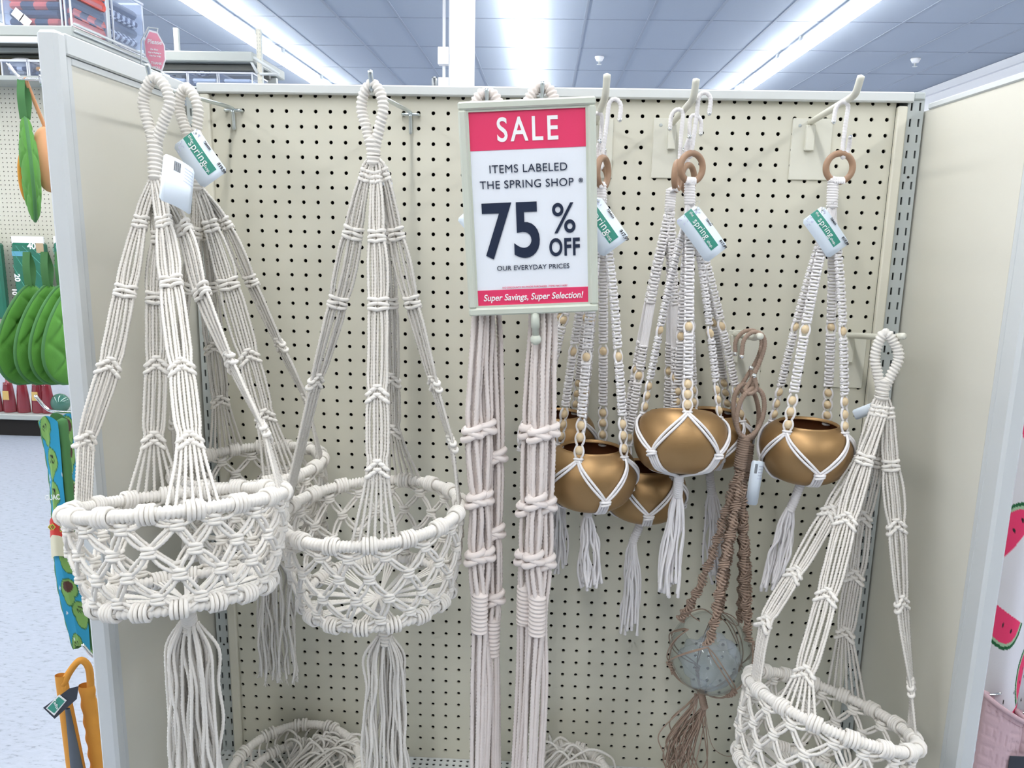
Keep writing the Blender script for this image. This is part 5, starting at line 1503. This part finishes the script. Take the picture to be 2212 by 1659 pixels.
def plaid(n1, n2, ca, cb, seed):
    r = random.Random(seed)
    def f(u, v):
        a = np.floor(u * n1).astype(int) % 2; b_ = np.floor(v * n2).astype(int) % 2
        c = np.zeros(u.shape + (3,)); ca_, cb_ = np.array(ca), np.array(cb)
        m_ = (a + b_)[..., None] / 2.0
        c[...] = ca_ * (1 - m_) + cb_ * m_
        return c
    return f
def clear_box(lab, x0, x1, y0, y1, zb, zt, fill, seed, group='clear plastic boxes on the shelves', lid=False):
    t = thing('storage_box', lab, 'storage box', ((x0 + x1) / 2, (y0 + y1) / 2, zb), group)
    e = .006
    b = MB()
    for (a0, a1, b0, b1) in ((x0, x1, y0, y0 + .003), (x0, x1, y1 - .003, y1), (x0, x0 + .003, y0, y1), (x1 - .003, x1, y0, y1)): box(b, a0, a1, b0, b1, zb, zt)
    box(b, x0, x1, y0, y1, zb, zb + .003)
    obj('clear_wall', b, M_box, t, False)
    b = MB()
    for xx in (x0, x1):
        for yy in (y0, y1): box(b, xx - .004, xx + .004, yy - .004, yy + .004, zb, zt)
    box(b, x0 - .008, x1 + .008, y0 - .008, y0 + .004, zt - .012, zt); box(b, x0 - .008, x1 + .008, y1 - .004, y1 + .008, zt - .012, zt)
    box(b, x0 - .008, x0 + .004, y0, y1, zt - .012, zt); box(b, x1 - .004, x1 + .008, y0, y1, zt - .012, zt)
    obj('box_edge', b, mat('box_edge', (.80, .83, .90), .25, alpha=.8), t, False)
    if fill:
        r = random.Random(seed); n = fill['n']; h = (zt - zb - .03) * fill.get('full', .9) / n
        for k in range(n):
            m_ = fill['m'][k % len(fill['m'])]
            b = MB(); dx = r.uniform(.010, .028)
            cbox(b, x0 + dx, x1 - r.uniform(.010, .028), y0 + .014, y1 - .014, zb + .006 + k * h, zb + .006 + (k + .93) * h, h * .3); obj('folded_cloth', b, m_, t, False)
    return t
M_plaid1 = bpy.data.materials.new('coral_navy_plaid'); M_plaid1.use_nodes = True
def plaid_mat(m, a, b_, sc):
    nt = m.node_tree; bs = nt.nodes['Principled BSDF']; bs.inputs['Roughness'].default_value = .85
    tc = nt.nodes.new('ShaderNodeTexCoord'); ck = nt.nodes.new('ShaderNodeTexChecker'); ck.inputs['Scale'].default_value = sc
    ck.inputs['Color1'].default_value = (*a, 1); ck.inputs['Color2'].default_value = (*b_, 1)
    nt.links.new(tc.outputs['Object'], ck.inputs['Vector']); nt.links.new(ck.outputs['Color'], bs.inputs['Base Color'])
plaid_mat(M_plaid1, (.74, .16, .13), (.06, .09, .15), 14)
M_plaid2 = bpy.data.materials.new('navy_white_gingham'); M_plaid2.use_nodes = True; plaid_mat(M_plaid2, (.62, .66, .74), (.05, .07, .14), 34)
xb0 = float(at(8, 40, 2.98)[0]); xb1 = float(at(134, 40, 2.98)[0]); zb = zs + .029
bx = clear_box('tall clear box of coral and navy plaid cloths on the upper shelf', xb0, xb1, 2.98, 3.28, zb, zb + .36, dict(n=7, m=[M_plaid1, M_navyc, M_plaid1, M_coral]), 3)
for k, (a, c_) in enumerate(((30, 27), (47, 41))):
    q = at(a + 8, c_ + 4, 2.978); b = MB(); s_ = .030; d1 = np.array([.72, 0, -.62]) * s_; d2 = np.array([.62, 0, .72]) * s_ * .8
    b.add([q - d1 - d2, q + d1 - d2, q + d1 + d2, q - d1 + d2], [(0, 1, 2, 3)]); obj('price_sticker', b, M_wprint, bx, False)
clear_box('tall clear box of coral cloths beside the slotted upright', xb1 + .02, xe - .02, 2.98, 3.33, zb, zb + .36, dict(n=6, m=[M_coral, M_plaid1, M_navyc]), 4)
clear_box('clear box of dark cloths behind the slotted upright', xe - .36, xe - .03, 3.42, 3.78, zb, zb + .33, dict(n=5, m=[M_navyc, M_plaid2]), 5)
clear_box('low clear tray of grey cloths on the lower shelf', float(at(5, 150, 3.0)[0]), float(at(60, 150, 3.0)[0]), 3.0, 3.14, z2 + .001, z2 + .085, dict(n=2, m=[mat('grey_cloth', (.33, .34, .35), .9), M_plaid2]), 6)
clear_box('low clear tray with an orange cloth on the lower shelf', float(at(64, 150, 3.0)[0]), float(at(118, 150, 3.0)[0]), 3.0, 3.14, z2 + .001, z2 + .085, dict(n=2, m=[M_navyc, M_orange]), 7)
b = MB(); rr = np.random.default_rng(3); q = at(48, 138, 3.05); ball(b, q, .055, 20, 12, (1.3, .8, .55)); V = b.v[0]; V += (np.sin(V * 90) * .006); solo('crumpled_cloth', b, mat('pale_grey_cloth', (.55, .56, .58), .9), 'crumpled pale grey cloth heaped on the low clear tray', 'cloth')

# table cloth packs with football field print
M_field = mat('field_green_pack', (.012, .16, .095), .18, coat=.6)
for k, (px0, px1, lab) in enumerate(((-70, 14, 'dark green football field table cloth pack at the end of the row'), (20, 108, 'green football field table cloth pack marked 40 and 50'), (111, 165, 'green football field table cloth pack half hidden by the side panel'))):
    Y = 3.08; a = at(px0, 512, Y); b2 = at(px1, 690, Y)
    t = thing('tablecloth_pack', lab, 'pack', ((a[0] + b2[0]) / 2, Y, b2[2]), 'football field table cloth packs')
    obj('folded_pack', cbox(MB(), a[0], b2[0], Y, Y + .05, b2[2], a[2] - .03, .012), M_field, t, False)
    obj('header_card', box(MB(), a[0] + .004, b2[0] - .004, Y + .010, Y + .02, a[2] - .035, a[2] + .006), M_wprint, t, False)
    for q in range(5):
        f0 = .02 + .2 * q; P0 = np.array([a[0] + (b2[0] - a[0]) * max(0.02, f0 - .25), Y - .0012, a[2] - .05 - (a[2] - b2[2]) * max(0, .25 - f0)]); P1_ = np.array([a[0] + (b2[0] - a[0]) * min(.97, f0 + .45), Y - .0012, a[2] - .05 - (a[2] - b2[2]) * .62 * min(1, .97 - f0 + .05)])
        obj('yard_line', tube(MB(), np.array([P0, (P0 + P1_) / 2, P1_]), .0016, 4), mat('field_line', (.10, .42, .32), .3), t, False)
    if k == 1:
        for s_, px, py, sz, xd in (('40', 68, 532, .050, (1, 0, 0)), ('50', 62, 561, .050, (-1, 0, 0)), ('10', 53, 581, .030, (1, 0, 0)), ('20', 37, 600, .045, (0, 0, -1)), ('10', 31, 630, .040, (0, 0, -1))):
            xd = np.array(xd, float); zd = np.array([0, 0, 1.0]) if abs(xd[0]) and xd[0] > 0 else (np.array([0, 0, -1.0]) if abs(xd[0]) else np.array([1.0, 0, 0]))
            text('lettering', s_, at(px, py, Y - .002), xd, zd, sz, M_wprint, t, bold=.0014)
        q = at(86, 536, Y - .001); obj('photo_sticker', box(MB(), q[0] - .022, q[0] + .022, Y - .002, Y, q[2] - .028, q[2] + .028), mat('tan_print', (.48, .36, .22), .5), t, False)
        q = at(44, 548, Y - .001); obj('name_strip', box(MB(), q[0] - .05, q[0] + .05, Y - .0016, Y, q[2] - .014, q[2] + .014), mat('blue_print', (.12, .38, .52), .5), t, False)
# red bottles / pouches on the base deck
M_rpouch = mat('dark_red_pouch', (.20, .012, .022), .2, coat=.8)
for k, px in enumerate((-8, 22, 52, 84, 104)):
    q = at(px, 893, 2.78); t = thing('red_pouch', 'dark red glossy pouch on the low shelf, %s from the aisle side' % ('first', 'second', 'third', 'fourth', 'fifth')[k], 'pouch', q, 'dark red pouches on the low shelf')
    b = MB(); hh = .165
    def f(u, v, q=q):
        a_ = u * 2 * PI; wv = (.038 + .004 * np.sin(a_ * 3)) * (1 - .35 * v ** 2); return q[0] + np.cos(a_) * wv, q[1] + np.sin(a_) * wv * .55, zk + .002 + hh * v
    grid(b, f, 24, 10); obj('pouch_body', b, M_rpouch, t)
    b = MB(); lathe(b, (q[0], q[1], zk + hh - .004), [(.022, 0), (.008, .014), (.006, .05), (0, .05)], 12); obj('pouch_neck', b, M_rpouch, t)
    if k in (1, 3):
        b = MB(); box(b, q[0] - .014, q[0] + .020, q[1] - .026, q[1] - .024, zk + .075, zk + .125); obj('gold_label', b, mat('gold_label', (.62, .42, .14), .4), t, False)
q = at(130, 870, 2.80); b = MB(); ball(b, (q[0], q[1], zk + .055), .055, 20, 12, (1, .8, 1)); solo('glass_jar', b, mat('green_glass', (.05, .16, .12), .1, coat=.8), 'round dark green jar at the end of the low shelf', 'jar')

# octagonal notice on a wire frame
Y = 3.6; q = at(335, 105, Y); t = thing('notice_sign', 'pink octagonal request notice on a white wire frame above the left side panel', 'sign', q)
M_npink = mat('notice_pink', (.92, .36, .46), .5)
pts = [at(x, y, Y) for x, y in ((322, 64), (340, 69), (356, 98), (358, 130), (350, 155), (328, 147), (314, 122), (311, 88))]
def poly(pts, dy, m_, nm, par):
    n_ = len(pts); c_ = np.mean(pts, 0); b = MB(); F_ = [c_ + (p - c_) + [0, dy, 0] for p in pts]; b.add(F_ + [p + [0, .002, 0] for p in F_] + [c_ + [0, dy, 0]], [(i, (i + 1) % n_, n_ + (i + 1) % n_, n_ + i) for i in range(n_)], [(2 * n_, (i + 1) % n_, i) for i in range(n_)]); return obj(nm, b, m_, par, False)
bd = poly(pts, 0, M_wprint, 'board', t); cpt = np.mean(pts, 0)
poly([cpt + (p - cpt) * .90 for p in pts], -.003, M_npink, 'pink_face', bd)
xd = at(355, 98, Y) - at(318, 94, Y)
for s_, px, py, sz in (('Please', 334, 91, .036), ('Do Not', 333, 107, .014), ('Open Packages', 334, 114, .013), ('Ask For Help', 335, 121, .013), ('THANK', 338, 137, .020), ('YOU', 338, 146, .018)):
    text('lettering', s_, at(px, py, Y - .006), xd, (0, 0, 1), sz, M_wprint, t, bold=.0006)
b = MB(); tube(b, np.array([at(x, y, Y + .004) for x, y in ((305, 140), (305, 88), (321, 59), (341, 62), (339, 72))]), .0045, 6); tube(b, np.array([at(x, y, Y + .004) for x, y in ((305, 140), (305, 190), (305, 240))]), .0045, 6)
obj('wire_frame', b, M_rail, t)
b = MB(); qb = at(305, 240, Y + .004); tube(b, np.array([qb, [qb[0], qb[1], .5], [qb[0], qb[1], .02]]), .0045, 6); lathe(b, (qb[0], qb[1], 0), [(0, .03), (.05, .02), (.16, .012), (.16, 0)], 20)
obj('floor_stand', b, M_rail, t)

# second shelving unit farther back
Yb = 4.8
x0, x1 = float(at(230, 118, Yb)[0]), float(at(545, 118, Yb)[0]); zt_ = float(at(450, 110, Yb)[2])
t = thing('shelving_unit', 'grey shelving unit with stacked trays, far behind the left side panel', 'shelving unit', ((x0 + x1) / 2, Yb + .3, 0))
obj('shelf', cbox(MB(), x0, x1, Yb, Yb + .75, zt_ - .075, zt_, .008), M_shelf, t, False)
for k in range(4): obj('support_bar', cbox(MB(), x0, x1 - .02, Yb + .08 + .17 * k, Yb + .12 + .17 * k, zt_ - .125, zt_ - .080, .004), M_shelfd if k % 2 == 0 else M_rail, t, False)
z3 = float(at(450, 185, Yb)[2])
obj('shelf', cbox(MB(), x0, x1 + .15, Yb, Yb + .75, z3 - .06, z3 - .004, .006), M_shelf, t, False)
for px, yt, dy in ((381, 60, .40), (559, 62, .02)):
    xx = float(at(px, 100, Yb + dy)[0]); zz = float(at(px, yt, Yb + dy)[2])
    b = MB(); n_ = int((zz - .1) / P1); perf_slot(b, xx - .009, .018, zz - n_ * P1, n_, P1, Yb + dy - .002, .003); perf_slot(b, xx + .009, .018, zz - n_ * P1, n_, P1, Yb + dy - .002, .003)
    po = obj('slotted_upright', b, M_strip, t, False)
    obj('upright_channel', box(MB(), xx - .018, xx + .018, Yb + dy + .002, Yb + dy + .03, 0, zz), M_up, po, False)
b = MB(); A = at(545, 122, Yb + .02); B_ = at(602, 160, Yb + .02); C_ = at(562, 160, Yb + .02)
for P0, P1_ in ((A, B_), (B_, C_), (at(540, 128, Yb + .02), at(556, 158, Yb + .02))): tube(b, np.array([P0, (P0 + P1_) / 2, P1_]), .012, 6)
obj('shelf_bracket', b, M_rail, t)
for k, (p0, p1, lab) in enumerate(((352, 405, 'low clear tray on the far shelf, first from the notice sign'), (408, 470, 'low clear tray of navy gingham cloth on the far shelf, in the middle'), (474, 545, 'low clear tray on the far shelf, last before the slotted upright'))):
    a, c_ = at(p0, 180, Yb + .03), at(p1, 180, Yb + .03)
    clear_box(lab, a[0], c_[0], Yb + .03, Yb + .35, z3 - .002, z3 + .105, dict(n=2, m=[M_plaid2, mat('pale_cloth', (.72, .77, .86), .9)], full=.75), 9 + k)
q = at(437, 152, Yb + .15); b = MB(); ball(b, q, .055, 20, 12, (1.2, .8, .75)); b.v[0] += np.sin(b.v[0] * 80) * .007; solo('gingham_cloth', b, M_plaid2, 'bunched navy gingham cloth on top of the far trays', 'cloth')

# ------------------------------------------------------------------ added shelving run, unseen behind the camera, blocks low light from the pegboard
t = thing('shelving_unit', 'unseen long shelving run added behind the camera to shade the lower pegboard', 'shelving unit', (.3, -2.9, 0))
obj('back_panel', cbox(MB(), -3.4, 4.2, -2.92, -2.88, 0, 1.95, .004), mat('tan_panel', (.40, .36, .29), .7), t, False)
for k in range(4): obj('shelf', cbox(MB(), -3.4, 4.2, -2.88, -2.48, .16 + .45 * k, .19 + .45 * k, .004), M_shelf, t, False)
for k in range(7): obj('upright', cbox(MB(), -3.4 + 1.25 * k, -3.36 + 1.25 * k, -2.89, -2.86, 0, 1.98, .003), M_up, t, False)
